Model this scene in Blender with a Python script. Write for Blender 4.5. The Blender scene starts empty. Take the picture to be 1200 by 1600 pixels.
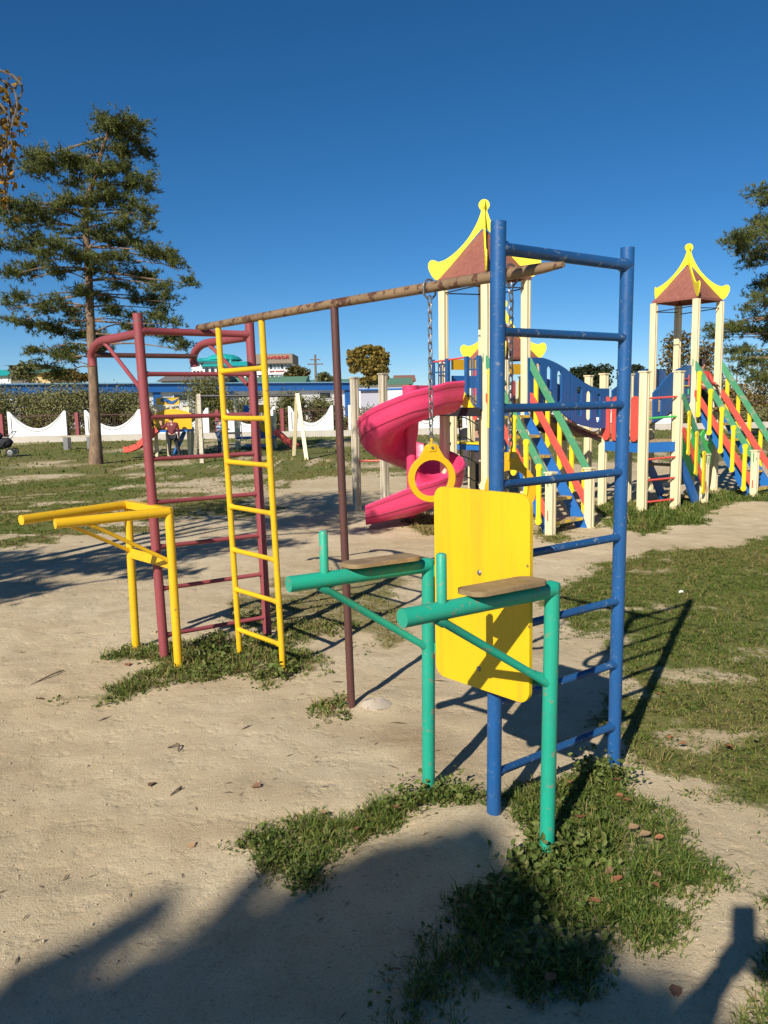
import bpy, bmesh, math, random
import numpy as np
from mathutils import Vector, Matrix, Quaternion
from mathutils.geometry import tessellate_polygon
R_ = math.radians
rnd = random.Random(7)
rng = np.random.default_rng(11)
sc = bpy.context.scene
COL = sc.collection

# ------------------------------------------------------------------ camera, sky, sun, exposure
H = 1.55
FOC = 1255.0                      # focal length in photo pixels (1200 x 1600)
PITCH = math.atan(175 / FOC)
ROLL = 0.02
_fw = Vector((0, math.cos(PITCH), -math.sin(PITCH)))
_up = Vector((0, math.sin(PITCH), math.cos(PITCH)))
_rt = Vector((1, 0, 0))
CR = _rt * math.cos(ROLL) - _up * math.sin(ROLL)
CU = _rt * math.sin(ROLL) + _up * math.cos(ROLL)
cam = bpy.data.cameras.new('camera')
cam.sensor_fit = 'VERTICAL'; cam.sensor_height = 32.0
cam.lens = FOC / 1600 * 32.0
cam.clip_start = 0.03; cam.clip_end = 2000
cam_o = bpy.data.objects.new('camera', cam); COL.objects.link(cam_o)
M3 = Matrix((CR, CU, -_fw)).transposed()
cam_o.matrix_world = Matrix.Translation((0, 0, H)) @ M3.to_4x4()
sc.camera = cam_o

SUN_EL, SUN_AZ = R_(34.5), R_(26.3)          # light travels towards +y, 26 degrees right of the view
world = bpy.data.worlds.new('World'); sc.world = world; world.use_nodes = True
nt = world.node_tree
sky = nt.nodes.new('ShaderNodeTexSky'); sky.sky_type = 'NISHITA'; sky.sun_disc = False
sky.sun_elevation = SUN_EL; sky.sun_rotation = math.pi + SUN_AZ
sky.air_density = 0.8; sky.dust_density = 0.3; sky.ozone_density = 6.0; sky.altitude = 1500
hs = nt.nodes.new('ShaderNodeHueSaturation'); hs.inputs['Saturation'].default_value = 1.19; hs.inputs['Hue'].default_value = 0.496
nt.links.new(sky.outputs[0], hs.inputs['Color'])
nt.links.new(hs.outputs[0], nt.nodes['Background'].inputs[0])
nt.nodes['Background'].inputs[1].default_value = 0.070
sun = bpy.data.lights.new('sun', 'SUN'); sun.energy = 5.0; sun.angle = R_(0.53); sun.color = (1.0, 0.93, 0.82)
sun_o = bpy.data.objects.new('sun', sun); COL.objects.link(sun_o)
SUNV = Vector((math.sin(SUN_AZ) * math.cos(SUN_EL), math.cos(SUN_AZ) * math.cos(SUN_EL), -math.sin(SUN_EL)))
sun_o.rotation_euler = SUNV.to_track_quat('-Z', 'Y').to_euler(); sun_o.location = (-8, -16, 14)
sc.view_settings.view_transform = 'Standard'; sc.view_settings.look = 'None'
sc.view_settings.exposure = 0.46; sc.view_settings.gamma = 1.0
sc.cycles.max_bounces = 6; sc.cycles.transparent_max_bounces = 8

# ------------------------------------------------------------------ survey helpers: photo measurements -> places on the ground
def ray(u, v): return _fw * FOC + CR * (u - 600) - CU * (v - 800)
def G(u, v, z=0.0):
    d = ray(u, v); t = (z - H) / d.z
    return Vector((d.x * t, d.y * t, z))
def D(u, v, y):
    d = ray(u, v); t = y / d.y
    return Vector((d.x * t, y, H + d.z * t))
def hit(u, v, p0, n):
    d = ray(u, v); o = Vector((0, 0, H)); t = (Vector(p0) - o).dot(n) / d.dot(n)
    return o + d * t

# ------------------------------------------------------------------ object helpers
MW = {}
def tag(o, label=None, cat=None, group=None, kind=None):
    if label: o['label'] = label
    if cat: o['category'] = cat
    if group: o['group'] = group
    if kind: o['kind'] = kind
    return o
def thing(name, label, cat, loc=(0, 0, 0), rz=0.0, group=None):
    o = bpy.data.objects.new(name, None); COL.objects.link(o)
    o.empty_display_size = 0.2
    o.location = loc; o.rotation_euler = (0, 0, rz)
    MW[o.name] = Matrix.Translation(loc) @ Matrix.Rotation(rz, 4, 'Z')
    return tag(o, label, cat, group)
def link(name, me, parent=None, label=None, loc=None, rot=None):
    o = bpy.data.objects.new(name, me); COL.objects.link(o)
    if parent: o.parent = parent
    if loc is not None: o.location = loc
    if rot is not None: o.rotation_euler = rot
    if label: o['label'] = label
    l = Matrix.Translation(o.location) @ o.rotation_euler.to_matrix().to_4x4()
    MW[o.name] = (MW[parent.name] @ l) if parent else l
    return o
def wcopy(o):
    c = o.copy(); COL.objects.link(c); MW[c.name] = MW[o.name].copy(); return c
def copy_tree(o, loc=None, rz=None, parent=None):
    c = o.copy(); COL.objects.link(c)
    if parent: c.parent = parent
    if loc is not None: c.location = loc
    if rz is not None: c.rotation_euler = (0, 0, rz)
    for ch in KIDS.get(o.name, []): copy_tree(ch, parent=c)
    return c
KIDS = {}

class MB:
    def __init__(s): s.v = []; s.f = []
    def add(s, vs, fs, M=None):
        b = len(s.v)
        s.v += [tuple(M @ Vector(p)) for p in vs] if M is not None else [tuple(p) for p in vs]
        s.f += [tuple(i + b for i in q) for q in fs]; return s
    def box(s, c, d, M=None):
        x, y, z = c; a, b, h = d[0] / 2, d[1] / 2, d[2] / 2
        vs = [(x + i * a, y + j * b, z + k * h) for k in (-1, 1) for j in (-1, 1) for i in (-1, 1)]
        return s.add(vs, [(0, 2, 3, 1), (4, 5, 7, 6), (0, 1, 5, 4), (2, 6, 7, 3), (0, 4, 6, 2), (1, 3, 7, 5)], M)
    def beam(s, a, b, w, h, up=(0, 0, 1)):
        a = Vector(a); b = Vector(b); t = (b - a); L = t.length; t.normalize()
        x = t.cross(Vector(up)).normalized(); z = x.cross(t)
        M = Matrix.Translation((a + b) / 2) @ Matrix((x, t, z)).transposed().to_4x4()
        return s.box((0, 0, 0), (w, L, h), M)
    def tube(s, path, r, seg=14, caps=True, closed=False):
        P = [Vector(p) for p in path]; n = len(P)
        rs = r if isinstance(r, (list, tuple)) else [r] * n
        ts = []
        for i in range(n):
            if closed: t = P[(i + 1) % n] - P[i - 1]
            else: t = P[min(i + 1, n - 1)] - P[max(i - 1, 0)]
            ts.append(t.normalized())
        ref = Vector((0, 0, 1)) if abs(ts[0].z) < 0.9 else Vector((1, 0, 0))
        x = ts[0].cross(ref).normalized(); b = len(s.v)
        for i in range(n):
            if i > 0:
                q = ts[i - 1].rotation_difference(ts[i]); x = q @ x
            x = (x - ts[i] * x.dot(ts[i])).normalized(); y = ts[i].cross(x)
            for k in range(seg):
                a = 2 * math.pi * k / seg
                s.v.append(tuple(P[i] + (x * math.cos(a) + y * math.sin(a)) * rs[i]))
        m = n if closed else n - 1
        for i in range(m):
            for k in range(seg):
                k2 = (k + 1) % seg; i2 = (i + 1) % n
                s.f.append((b + i * seg + k, b + i * seg + k2, b + i2 * seg + k2, b + i2 * seg + k))
        if caps and not closed:
            s.f.append(tuple(b + k for k in reversed(range(seg))))
            s.f.append(tuple(b + (n - 1) * seg + k for k in range(seg)))
        return s
    def plate(s, outlines, th, M=None):
        """flat board in the local XY plane (outer outline then holes), thickness along Z"""
        outs = [[Vector((p[0], p[1], 0)) for p in o] for o in outlines]
        tris = tessellate_polygon(outs)
        flat = [p for o in outs for p in o]; n = len(flat)
        vs = [(p.x, p.y, -th / 2) for p in flat] + [(p.x, p.y, th / 2) for p in flat]
        fs = []
        for t in tris:
            a, b_, c = t
            ar = (flat[b_] - flat[a]).cross(flat[c] - flat[a]).z
            if abs(ar) < 1e-12: continue
            if ar < 0: b_, c = c, b_
            fs.append((a, c, b_)); fs.append((a + n, b_ + n, c + n))
        k = 0
        for oi, o in enumerate(outs):
            m = len(o)
            area = sum(o[i].x * o[(i + 1) % m].y - o[(i + 1) % m].x * o[i].y for i in range(m))
            ccw = area > 0
            if oi > 0: ccw = not ccw
            for i in range(m):
                a, b_ = k + i, k + (i + 1) % m
                fs.append((a, b_, b_ + n, a + n) if ccw else (b_, a, a + n, b_ + n))
            k += m
        return s.add(vs, fs, M)
    def lathe(s, prof, c=(0, 0, 0), seg=20):
        b = len(s.v); n = len(prof)
        for r, z in prof:
            for k in range(seg):
                a = 2 * math.pi * k / seg
                s.v.append((c[0] + r * math.cos(a), c[1] + r * math.sin(a), c[2] + z))
        for i in range(n - 1):
            for k in range(seg):
                k2 = (k + 1) % seg
                s.f.append((b + i * seg + k, b + i * seg + k2, b + (i + 1) * seg + k2, b + (i + 1) * seg + k))
        return s
    def mesh(s, name, mat, smooth=False):
        me = bpy.data.meshes.new(name); me.from_pydata(s.v, [], s.f); me.update()
        if mat: me.materials.append(mat)
        if smooth:
            me.polygons.foreach_set('use_smooth', [True] * len(me.polygons))
            try: me.set_sharp_from_angle(angle=R_(40))
            except Exception: pass
        return me
    def build(s, name, mat, parent=None, label=None, world=False, smooth=False, bevel=0, seg=2):
        if world and parent:
            inv = MW[parent.name].inverted(); s.v = [tuple(inv @ Vector(p)) for p in s.v]
        o = link(name, s.mesh(name, mat, smooth), parent, label)
        if parent: KIDS.setdefault(parent.name, []).append(o)
        if bevel:
            m = o.modifiers.new('bevel', 'BEVEL'); m.width = bevel; m.segments = seg; m.limit_method = 'ANGLE'; m.angle_limit = R_(35)
        return o
def rep(name, me, parent, loc=(0, 0, 0), rot=(0, 0, 0), label=None, scale=None):
    o = link(name, me, parent, label, loc, rot)
    if scale: o.scale = scale
    KIDS.setdefault(parent.name, []).append(o); return o
def rrect(w, h, r, n=6, cx=0, cy=0):
    out = []
    for (sx, sy, a0) in ((1, 1, 0), (-1, 1, 90), (-1, -1, 180), (1, -1, 270)):
        for k in range(n + 1):
            a = R_(a0 + 90 * k / n)
            out.append((cx + sx * (w / 2 - r) + r * math.cos(a), cy + sy * (h / 2 - r) + r * math.sin(a)))
    return out
def smooth_pts(pts, n=6, closed=False):
    P = [Vector(p) for p in pts]; out = []; m = len(P)
    rngs = range(m) if closed else range(m - 1)
    for i in rngs:
        g = (lambda k: P[k % m]) if closed else (lambda k: P[max(0, min(m - 1, k))])
        a, b, c, d = g(i - 1), g(i), g(i + 1), g(i + 2)
        for k in range(n):
            t = k / n
            out.append(0.5 * ((2 * b) + (c - a) * t + (2 * a - 5 * b + 4 * c - d) * t * t + (3 * b - a - 3 * c + d) * t ** 3))
    if not closed: out.append(P[-1])
    return out
def frameM(o, x, y):
    x = Vector(x).normalized(); y = Vector(y); y = (y - x * y.dot(x)).normalized(); z = x.cross(y)
    return Matrix.Translation(o) @ Matrix((x, y, z)).transposed().to_4x4()
def np_mesh(name, verts, faces, mat, attrs=None, smooth=False):
    """verts (N,3), faces (M,k)"""
    me = bpy.data.meshes.new(name); k = faces.shape[1]; M = len(faces)
    me.vertices.add(len(verts)); me.vertices.foreach_set('co', np.ascontiguousarray(verts, dtype=np.float32).ravel())
    me.loops.add(M * k); me.loops.foreach_set('vertex_index', np.ascontiguousarray(faces, dtype=np.int32).ravel())
    me.polygons.add(M); me.polygons.foreach_set('loop_start', np.arange(0, M * k, k, dtype=np.int32))
    try: me.polygons.foreach_set('loop_total', np.full(M, k, dtype=np.int32))
    except Exception: pass
    if smooth: me.polygons.foreach_set('use_smooth', np.ones(M, dtype=bool))
    for an, av in (attrs or {}).items():
        a = me.attributes.new(an, 'FLOAT', 'POINT'); a.data.foreach_set('value', np.ascontiguousarray(av, dtype=np.float32))
    me.update(calc_edges=True); me.validate()
    if mat: me.materials.append(mat)
    return me

# ------------------------------------------------------------------ numpy noise
def _h(ix, iy, seed):
    n = (ix.astype(np.int64) * 374761393 + iy.astype(np.int64) * 668265263 + seed * 982451653) & 0x7fffffff
    n = (n ^ (n >> 13)) * 1274126177 & 0x7fffffff
    n = n ^ (n >> 16)
    return (n & 0xffff) / 65535.0
def vn(x, y, seed=0):
    ix = np.floor(x); iy = np.floor(y); fx = x - ix; fy = y - iy
    fx = fx * fx * (3 - 2 * fx); fy = fy * fy * (3 - 2 * fy)
    a = _h(ix, iy, seed); b = _h(ix + 1, iy, seed); c = _h(ix, iy + 1, seed); d = _h(ix + 1, iy + 1, seed)
    return (a * (1 - fx) + b * fx) * (1 - fy) + (c * (1 - fx) + d * fx) * fy
def fbm(x, y, seed=0, o=4):
    s = 0; a = 0.5; t = 0
    for i in range(o):
        s = s + a * vn(x, y, seed + i * 17); t += a; x = x * 2.03 + 3.1; y = y * 2.03 + 7.7; a *= 0.5
    return s / t

# ------------------------------------------------------------------ materials
def nodes(name):
    m = bpy.data.materials.new(name); m.use_nodes = True
    n = m.node_tree; b = n.nodes['Principled BSDF']
    return m, n, b
def N(n, t, **kw):
    x = n.nodes.new(t)
    for k, v in kw.items():
        if k in x.inputs: x.inputs[k].default_value = v
        else: setattr(x, k, v)
    return x
def ramp(n, src, stops, interp='LINEAR'):
    r = n.nodes.new('ShaderNodeValToRGB'); r.color_ramp.interpolation = interp
    e = r.color_ramp.elements
    while len(e) < len(stops): e.new(0.5)
    for i, (p, c) in enumerate(stops):
        e[i].position = p; e[i].color = (*c, 1) if len(c) == 3 else c
    n.links.new(src, r.inputs[0]); return r
def mix(n, fac, a, b):
    x = n.nodes.new('ShaderNodeMix'); x.data_type = 'RGBA'
    for sock, val in ((x.inputs[0], fac), (x.inputs[6], a), (x.inputs[7], b)):
        if hasattr(val, 'is_linked'): n.links.new(val, sock)
        elif isinstance(val, (int, float)): sock.default_value = val
        else: sock.default_value = (*val, 1)
    return x.outputs[2]
def pos(n, scale=(1, 1, 1)):
    g = n.nodes.new('ShaderNodeNewGeometry'); mp = n.nodes.new('ShaderNodeMapping')
    n.links.new(g.outputs['Position'], mp.inputs[0]); mp.inputs['Scale'].default_value = scale
    return mp.outputs[0]
def noise(n, vec, scale, detail=4, rough=0.6):
    x = N(n, 'ShaderNodeTexNoise', Scale=scale, Detail=detail, Roughness=rough); n.links.new(vec, x.inputs['Vector'])
    return x.outputs['Fac']
def bump(n, b, h, strength, dist=0.01):
    x = N(n, 'ShaderNodeBump', Strength=strength, Distance=dist); n.links.new(h, x.inputs['Height'])
    n.links.new(x.outputs[0], b.inputs['Normal'])
def paint(name, col, rough=0.42, var=0.12, wear=None, wear_amt=0.0, wear_scale=14, dirt=0.25, bumpy=0.08):
    m, n, b = nodes(name)
    p = pos(n); big = noise(n, p, 3.5, 3); fine = noise(n, p, 60, 4)
    lo = tuple(c * (1 - var) for c in col); hi = tuple(min(1, c * (1 + var)) for c in col)
    c = mix(n, big, lo, hi)
    d = ramp(n, noise(n, p, 9, 8, 0.7), [(0.5, (0, 0, 0)), (0.8, (dirt,) * 3)])
    c = mix(n, d.outputs[0], c, tuple(0.45 * x + 0.03 for x in col))
    if wear:
        w = ramp(n, noise(n, p, wear_scale, 9, 0.72), [(0.62 - wear_amt, (0, 0, 0)), (0.66 - wear_amt, (1, 1, 1))])
        c = mix(n, w.outputs[0], c, wear)
    n.links.new(c, b.inputs['Base Color'])
    rr = ramp(n, fine, [(0.3, (rough - 0.08,) * 3), (0.7, (rough + 0.15,) * 3)])
    n.links.new(rr.outputs[0], b.inputs['Roughness'])
    bump(n, b, noise(n, p, 130, 3), bumpy, 0.004)
    return m
def wood(name, col, dark, streak=(28, 28, 1.6), rough=0.6, contrast=0.5):
    m, n, b = nodes(name)
    p = pos(n, streak); p1 = pos(n)
    g = noise(n, p, 1.0, 6, 0.65); k = noise(n, p1, 7, 5, 0.7)
    c = mix(n, ramp(n, g, [(0.5 - 0.15, (contrast,) * 3), (0.62, (0, 0, 0))]).outputs[0], col, dark)
    c = mix(n, ramp(n, k, [(0.6, (0, 0, 0)), (0.78, (0.55,) * 3)]).outputs[0], c, dark)
    n.links.new(c, b.inputs['Base Color']); b.inputs['Roughness'].default_value = rough
    bump(n, b, g, 0.25, 0.004); return m
def foliage(name, stops, trans=0.25, rough=0.6):
    m, n, b = nodes(name)
    a = N(n, 'ShaderNodeAttribute', attribute_name='tint')
    r = ramp(n, a.outputs['Fac'], stops)
    n.links.new(r.outputs[0], b.inputs['Base Color']); b.inputs['Roughness'].default_value = rough
    b.inputs['Specular IOR Level'].default_value = 0.25
    t = N(n, 'ShaderNodeBsdfTranslucent'); n.links.new(r.outputs[0], t.inputs['Color'])
    ms = N(n, 'ShaderNodeMixShader'); ms.inputs[0].default_value = trans
    n.links.new(b.outputs[0], ms.inputs[1]); n.links.new(t.outputs[0], ms.inputs[2])
    n.links.new(ms.outputs[0], n.nodes['Material Output'].inputs['Surface']); return m
def plain(name, col, rough=0.6, metal=0.0, var=0.15, scale=6, bmp=0.1):
    m, n, b = nodes(name); p = pos(n)
    k = noise(n, p, scale, 5, 0.65)
    n.links.new(mix(n, k, tuple(c * (1 - var) for c in col), tuple(min(1, c * (1 + var)) for c in col)), b.inputs['Base Color'])
    b.inputs['Roughness'].default_value = rough; b.inputs['Metallic'].default_value = metal
    if bmp: bump(n, b, noise(n, p, scale * 9, 4), bmp, 0.01)
    return m
RUST = (0.11, 0.045, 0.022)
MT = dict(
    blue=paint('blue_metal_paint', (0.012, 0.084, 0.245), 0.38, 0.18, (0.17, 0.20, 0.24), 0.015, 42, 0.4),
    rung=paint('worn_blue_rung_paint', (0.011, 0.066, 0.185), 0.42, 0.2, (0.16, 0.2, 0.25), 0.035, 30, 0.3),
    red=paint('dull_red_metal_paint', (0.25, 0.050, 0.058), 0.5, 0.15, (0.16, 0.09, 0.08), 0.02, 26, 0.35),
    yel=paint('yellow_metal_paint', (0.70, 0.415, 0.010), 0.36, 0.08, (0.33, 0.18, 0.05), 0.01, 40, 0.3),
    green=paint('teal_metal_paint', (0.013, 0.31, 0.20), 0.42, 0.15, (0.22, 0.19, 0.13), 0.025, 26, 0.35),
    greenworn=paint('scuffed_teal_metal_paint', (0.02, 0.33, 0.21), 0.5, 0.2, (0.25, 0.22, 0.15), 0.07, 28, 0.4),
    brown=paint('brown_metal_paint', (0.085, 0.033, 0.027), 0.5, 0.18, RUST, 0.03, 20, 0.3),
    beam=paint('worn_ochre_beam_paint', (0.22, 0.145, 0.08), 0.45, 0.45, (0.085, 0.036, 0.022), 0.10, 20, 0.6, 0.2),
    board0=paint('yellow_board_paint', (0.70, 0.425, 0.006), 0.42, 0.06, (0.55, 0.33, 0.06), 0.0, 4, 0.22),
    ring=paint('yellow_plastic', (0.72, 0.40, 0.007), 0.4, 0.06, None, 0, 10, 0.12),
    seat=wood('weathered_seat_wood', (0.29, 0.195, 0.095), (0.12, 0.08, 0.04), (18, 18, 18), 0.65, 0.6),
    cream=wood('cream_painted_wood', (0.80, 0.70, 0.44), (0.52, 0.40, 0.22), (34, 34, 1.5), 0.55, 0.6),
    grey=wood('weathered_grey_wood', (0.56, 0.49, 0.36), (0.20, 0.17, 0.13), (30, 30, 1.4), 0.7, 0.9),
    fin=paint('bright_yellow_fin_paint', (0.80, 0.66, 0.03), 0.45, 0.05, None, 0, 10, 0.08),
    bal=paint('yellow_baluster_paint', (0.80, 0.58, 0.02), 0.42, 0.05, None, 0, 10, 0.1),
    roof=wood('brown_roof_board', (0.27, 0.095, 0.068), (0.16, 0.055, 0.042), (22, 22, 4), 0.6, 0.6),
    pink=paint('pink_slide_plastic', (0.64, 0.048, 0.14), 0.27, 0.03, None, 0, 10, 0.06, 0.01),
    pinkdark=plain('dark_pink_seam', (0.26, 0.012, 0.05), 0.5),
    sgreen=paint('green_rail_paint', (0.07, 0.28, 0.14), 0.45, 0.15, (0.27, 0.29, 0.19), 0.06, 7, 0.35),
    sred=paint('coral_red_rail_paint', (0.63, 0.085, 0.06), 0.45, 0.10, (0.42, 0.16, 0.11), 0.0, 14, 0.25),
    sblue=paint('blue_board_paint', (0.015, 0.135, 0.43), 0.45, 0.1, (0.3, 0.35, 0.4), -0.03, 18, 0.25),
    dblue=paint('deep_blue_panel_paint', (0.012, 0.090, 0.28), 0.38, 0.12, None, 0, 10, 0.15),
    step=wood('worn_step_wood', (0.42, 0.30, 0.15), (0.20, 0.13, 0.07), (14, 14, 14), 0.65, 0.6),
    stepedge=paint('worn_yellow_step_paint', (0.70, 0.48, 0.03), 0.5, 0.15, (0.36, 0.26, 0.13), 0.13, 9, 0.4),
    black=plain('black_metal', (0.02, 0.02, 0.022), 0.5), steel=plain('weathered_steel', (0.30, 0.29, 0.28), 0.42, 0.85, 0.3, 30),
    dark=plain('dark_cloth', (0.014, 0.014, 0.018), 0.8), white=plain('white_paint', (0.74, 0.74, 0.72), 0.6, 0, 0.12, 1.5),
    lime=plain('lime_green_paint', (0.06, 0.50, 0.10), 0.45, 0, 0.08), rubber=plain('black_rubber', (0.025, 0.025, 0.025), 0.8),
)

def board_mat():
    m, n, b = nodes('yellow_board_paint'); p = pos(n); st = noise(n, pos(n, (26, 26, 1.2)), 1.0, 6, .65); big = noise(n, p, 2.6, 4)
    c = mix(n, big, (0.63, 0.40, 0.006), (0.76, 0.50, 0.008))
    c = mix(n, ramp(n, st, [(.50, (0, 0, 0)), (.72, (.55,) * 3)]).outputs[0], c, (0.52, 0.30, 0.02))
    c = mix(n, ramp(n, noise(n, p, 17, 7, .7), [(.64, (0, 0, 0)), (.72, (.5,) * 3)]).outputs[0], c, (0.40, 0.26, 0.09))
    vo = N(n, 'ShaderNodeTexVoronoi', Scale=11.0); n.links.new(p, vo.inputs['Vector'])
    c = mix(n, ramp(n, vo.outputs['Distance'], [(.045, (1, 1, 1)), (.075, (0, 0, 0))]).outputs[0], c, (0.20, 0.12, 0.05))
    n.links.new(c, b.inputs['Base Color']); b.inputs['Roughness'].default_value = .42; bump(n, b, st, .22, .003); return m
MT['board'] = board_mat()

# ================================================================== GROUND
def gp(l): return np.array([[G(u, v).x, G(u, v).y] for u, v in l])
POLY = [  # outline of each grassy area as seen in the photo, cover, edge softness (m), dryness
    (gp([(-900, 685), (-900, 852), (0, 858), (110, 848), (250, 812), (420, 800), (440, 772), (470, 752), (560, 742), (640, 742), (700, 738), (760, 728), (1400, 722), (1400, 660), (-900, 660)]), 0.86, 0.5, 0.35),
    (gp([(870, 905), (930, 880), (1040, 862), (1110, 847), (1300, 832), (1900, 825), (1900, 1330), (1300, 1330), (1210, 1300), (1110, 1250), (1010, 1205), (960, 1120), (950, 1040), (900, 1010), (850, 1000), (835, 960), (840, 920)]), 0.95, 0.16, 0.32),
    (gp([(330, 945), (430, 905), (520, 890), (660, 900), (665, 1005), (600, 1015), (540, 985), (470, 1005), (430, 1000), (370, 965)]), 0.72, 0.14, 0.6),
    (gp([(100, 1095), (200, 1062), (270, 1040), (225, 1030), (140, 1035), (200, 1012), (300, 1005), (390, 985), (440, 1000), (520, 1048), (440, 1060), (420, 1085), (370, 1060), (270, 1072), (190, 1103)]), 1.0, 0.08, 0.22),
    (gp([(478, 1108), (520, 1088), (553, 1097), (548, 1122), (505, 1135)]), 0.95, 0.04, 0.6),
    (gp([(355, 1338), (400, 1300), (520, 1262), (600, 1240), (720, 1232), (775, 1250), (770, 1268), (700, 1283), (600, 1312), (520, 1332), (480, 1388), (440, 1372), (400, 1378)]), 1.0, 0.06, 0.28),
    (gp([(780, 1252), (830, 1225), (900, 1212), (950, 1188), (1000, 1230), (1070, 1275), (1090, 1330), (1140, 1370), (1100, 1400), (1055, 1430), (1065, 1480), (1000, 1500), (960, 1475), (940, 1540), (860, 1560), (760, 1580), (640, 1610), (600, 1570), (640, 1480), (760, 1385), (810, 1320)]), 1.0, 0.07, 0.28),
    (gp([(1150, 1610), (1165, 1500), (1180, 1440), (1195, 1415), (1500, 1390), (1500, 1750), (1150, 1750)]), 0.95, 0.05, 0.3),
    (gp([(570, 800), (600, 815), (655, 838), (695, 838), (700, 815), (640, 800)]), 0.85, 0.15, 0.75),
    (gp([(925, 800), (950, 825), (1010, 834), (1070, 824), (1115, 806), (1130, 795), (1250, 780), (1250, 762), (1100, 772), (1000, 785), (940, 785)]), 1.0, 0.14, 0.2),
    (gp([(838, 820), (850, 858), (882, 852), (900, 838), (870, 815)]), 0.8, 0.15, 0.4),
]
def poly_sd(px, py, P):
    d = np.full(px.shape, 1e9); ins = np.zeros(px.shape, bool); n = len(P)
    for i in range(n):
        ax, ay = P[i]; bx, by = P[(i + 1) % n]; ex, ey = bx - ax, by - ay
        t = np.clip(((px - ax) * ex + (py - ay) * ey) / (ex * ex + ey * ey + 1e-12), 0, 1)
        d = np.minimum(d, np.hypot(px - ax - t * ex, py - ay - t * ey))
        with np.errstate(divide='ignore', invalid='ignore'):
            c = ((ay > py) != (by > py)) & (px < ex * (py - ay) / (ey if abs(ey) > 1e-12 else 1e-12) + ax)
        ins ^= c
    return np.where(ins, d, -d)
def cover(x, y):
    c = np.zeros(x.shape); dry = np.zeros(x.shape)
    far = np.clip(y / 10, 0.25, 3)
    n1 = fbm(x * 1.1 + 5, y * 1.1, 3, 4) - 0.5; n2 = fbm(x * 6, y * 6, 9, 3) - 0.5
    for pi_, (P, cv, soft, dr) in enumerate(POLY):
        m = (x > P[:, 0].min() - 2) & (x < P[:, 0].max() + 2) & (y > P[:, 1].min() - 2) & (y < P[:, 1].max() + 2)
        if not m.any(): continue
        sd = poly_sd(x[m], y[m], P) + (n1[m] * 3.0 + n2[m] * 1.6) * max(soft, .075) * 1.3
        v = np.clip((sd + soft) / (2 * soft), 0, 1); v = v * v * (3 - 2 * v) * cv
        better = v > c[m]
        tmp = c[m]; tmp[better] = v[better]; c[m] = tmp
        tmp = dry[m]; tmp[better] = dr; dry[m] = tmp
    back = np.clip((0.2 - y) / 0.5, 0, 1) * 0.7 * np.clip((fbm(x * .4, y * .4, 31) - .4) * 5, 0, 1)   # lawn and bare soil behind the photographer
    c = np.maximum(c, back)
    far_out = np.clip((np.abs(x) - 12) / 6, 0, 1) * np.clip((y - 3) / 3, 0, 1) * 0.85
    c = np.maximum(c, far_out)
    # worn sandy patches in the lawns
    w = fbm(x * 0.55, y * 1.3, 21, 4); w2 = fbm(x * 2.2, y * 2.6, 41, 4)
    thin = np.clip((w - 0.60) * 9, 0, 1) * np.clip((y - 6) / 6, 0, 1)
    thin = thin * np.where(x > 1.0, 0.35, 0.55)
    c = c * (1 - 0.85 * thin) * (1 - 0.45 * np.clip((w2 - 0.62) * 8, 0, 1) * (dry > 0.3))
    for (u, v, ru, rv) in ((1060, 1225, 60, 16), (1130, 1280, 80, 26), (1150, 1140, 40, 9), (280, 757, 70, 4), (50, 748, 60, 3), (390, 745, 50, 3), (70, 722, 16, 1.5)):
        g = G(u, v); gx = G(u + ru, v).x - g.x; gy = abs(G(u, v - rv).y - g.y)
        e = ((x - g.x) / gx) ** 2 + ((y - g.y) / gy) ** 2
        c = c * (1 - 0.9 * np.exp(-e) * np.clip(0.35 + 2.2 * (fbm(x * 5, y * 5, 77, 3) - 0.3), 0, 1))
    dry = np.clip(dry + (fbm(x * 0.8, y * 0.8, 55, 3) - 0.5) * 0.9, 0, 1)
    return c, dry
def height(x, y):
    near = np.exp(-((np.hypot(x, y) / 14) ** 2))
    h = (fbm(x * 1.4, y * 1.4, 2, 3) - 0.5) * 0.035 + (fbm(x * 7, y * 7, 5, 3) - 0.5) * 0.009 - 0.006 * np.clip((vn(x * 4.3, y * 3.6, 91) - 0.62) * 5, 0, 1) * near + (fbm(x * 22, y * 22, 8, 2) - 0.5) * 0.007 * near
    for (u, v, a, s) in ((740, 1290, 0.035, 0.16), (590, 1098, 0.03, 0.1), (1010, 815, 0.06, 0.5), (640, 818, 0.07, 0.4), (1150, 790, 0.05, 0.5)):
        g = G(u, v); h = h + a * np.exp(-((x - g.x) ** 2 + (y - g.y) ** 2) / (2 * s * s))
    return h
def axis(lo, hi, step, far_lo, far_hi, gr=1.16):
    a = list(np.arange(lo, hi, step)); s = step; p = a[-1]
    while p < far_hi: s *= gr; p += s; a.append(p)
    s = step; p = a[0]; b = []
    while p > far_lo: s *= gr; p -= s; b.append(p)
    return np.array(b[::-1] + a)
gx = axis(-5.2, 6.0, 0.035, -420, 420); gy = axis(1.0, 12.5, 0.035, -120, 900)
X, Y = np.meshgrid(gx, gy); x = X.ravel(); y = Y.ravel()
gc, gd = cover(x, y); gh = height(x, y)
for pi_ in (3, 4, 5, 6, 7):      # bare soil shows between the weeds
    P = POLY[pi_][0]; m_ = (x > P[:, 0].min() - .1) & (x < P[:, 0].max() + .1) & (y > P[:, 1].min() - .1) & (y < P[:, 1].max() + .1)
    q_ = gc[m_]; sdm = poly_sd(x[m_], y[m_], P) > -.12; q_[sdm] *= 0.62; gc[m_] = q_
nx, ny = len(gx), len(gy)
idx = np.arange(nx * ny).reshape(ny, nx)
fc = np.stack([idx[:-1, :-1].ravel(), idx[:-1, 1:].ravel(), idx[1:, 1:].ravel(), idx[1:, :-1].ravel()], 1)
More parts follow.
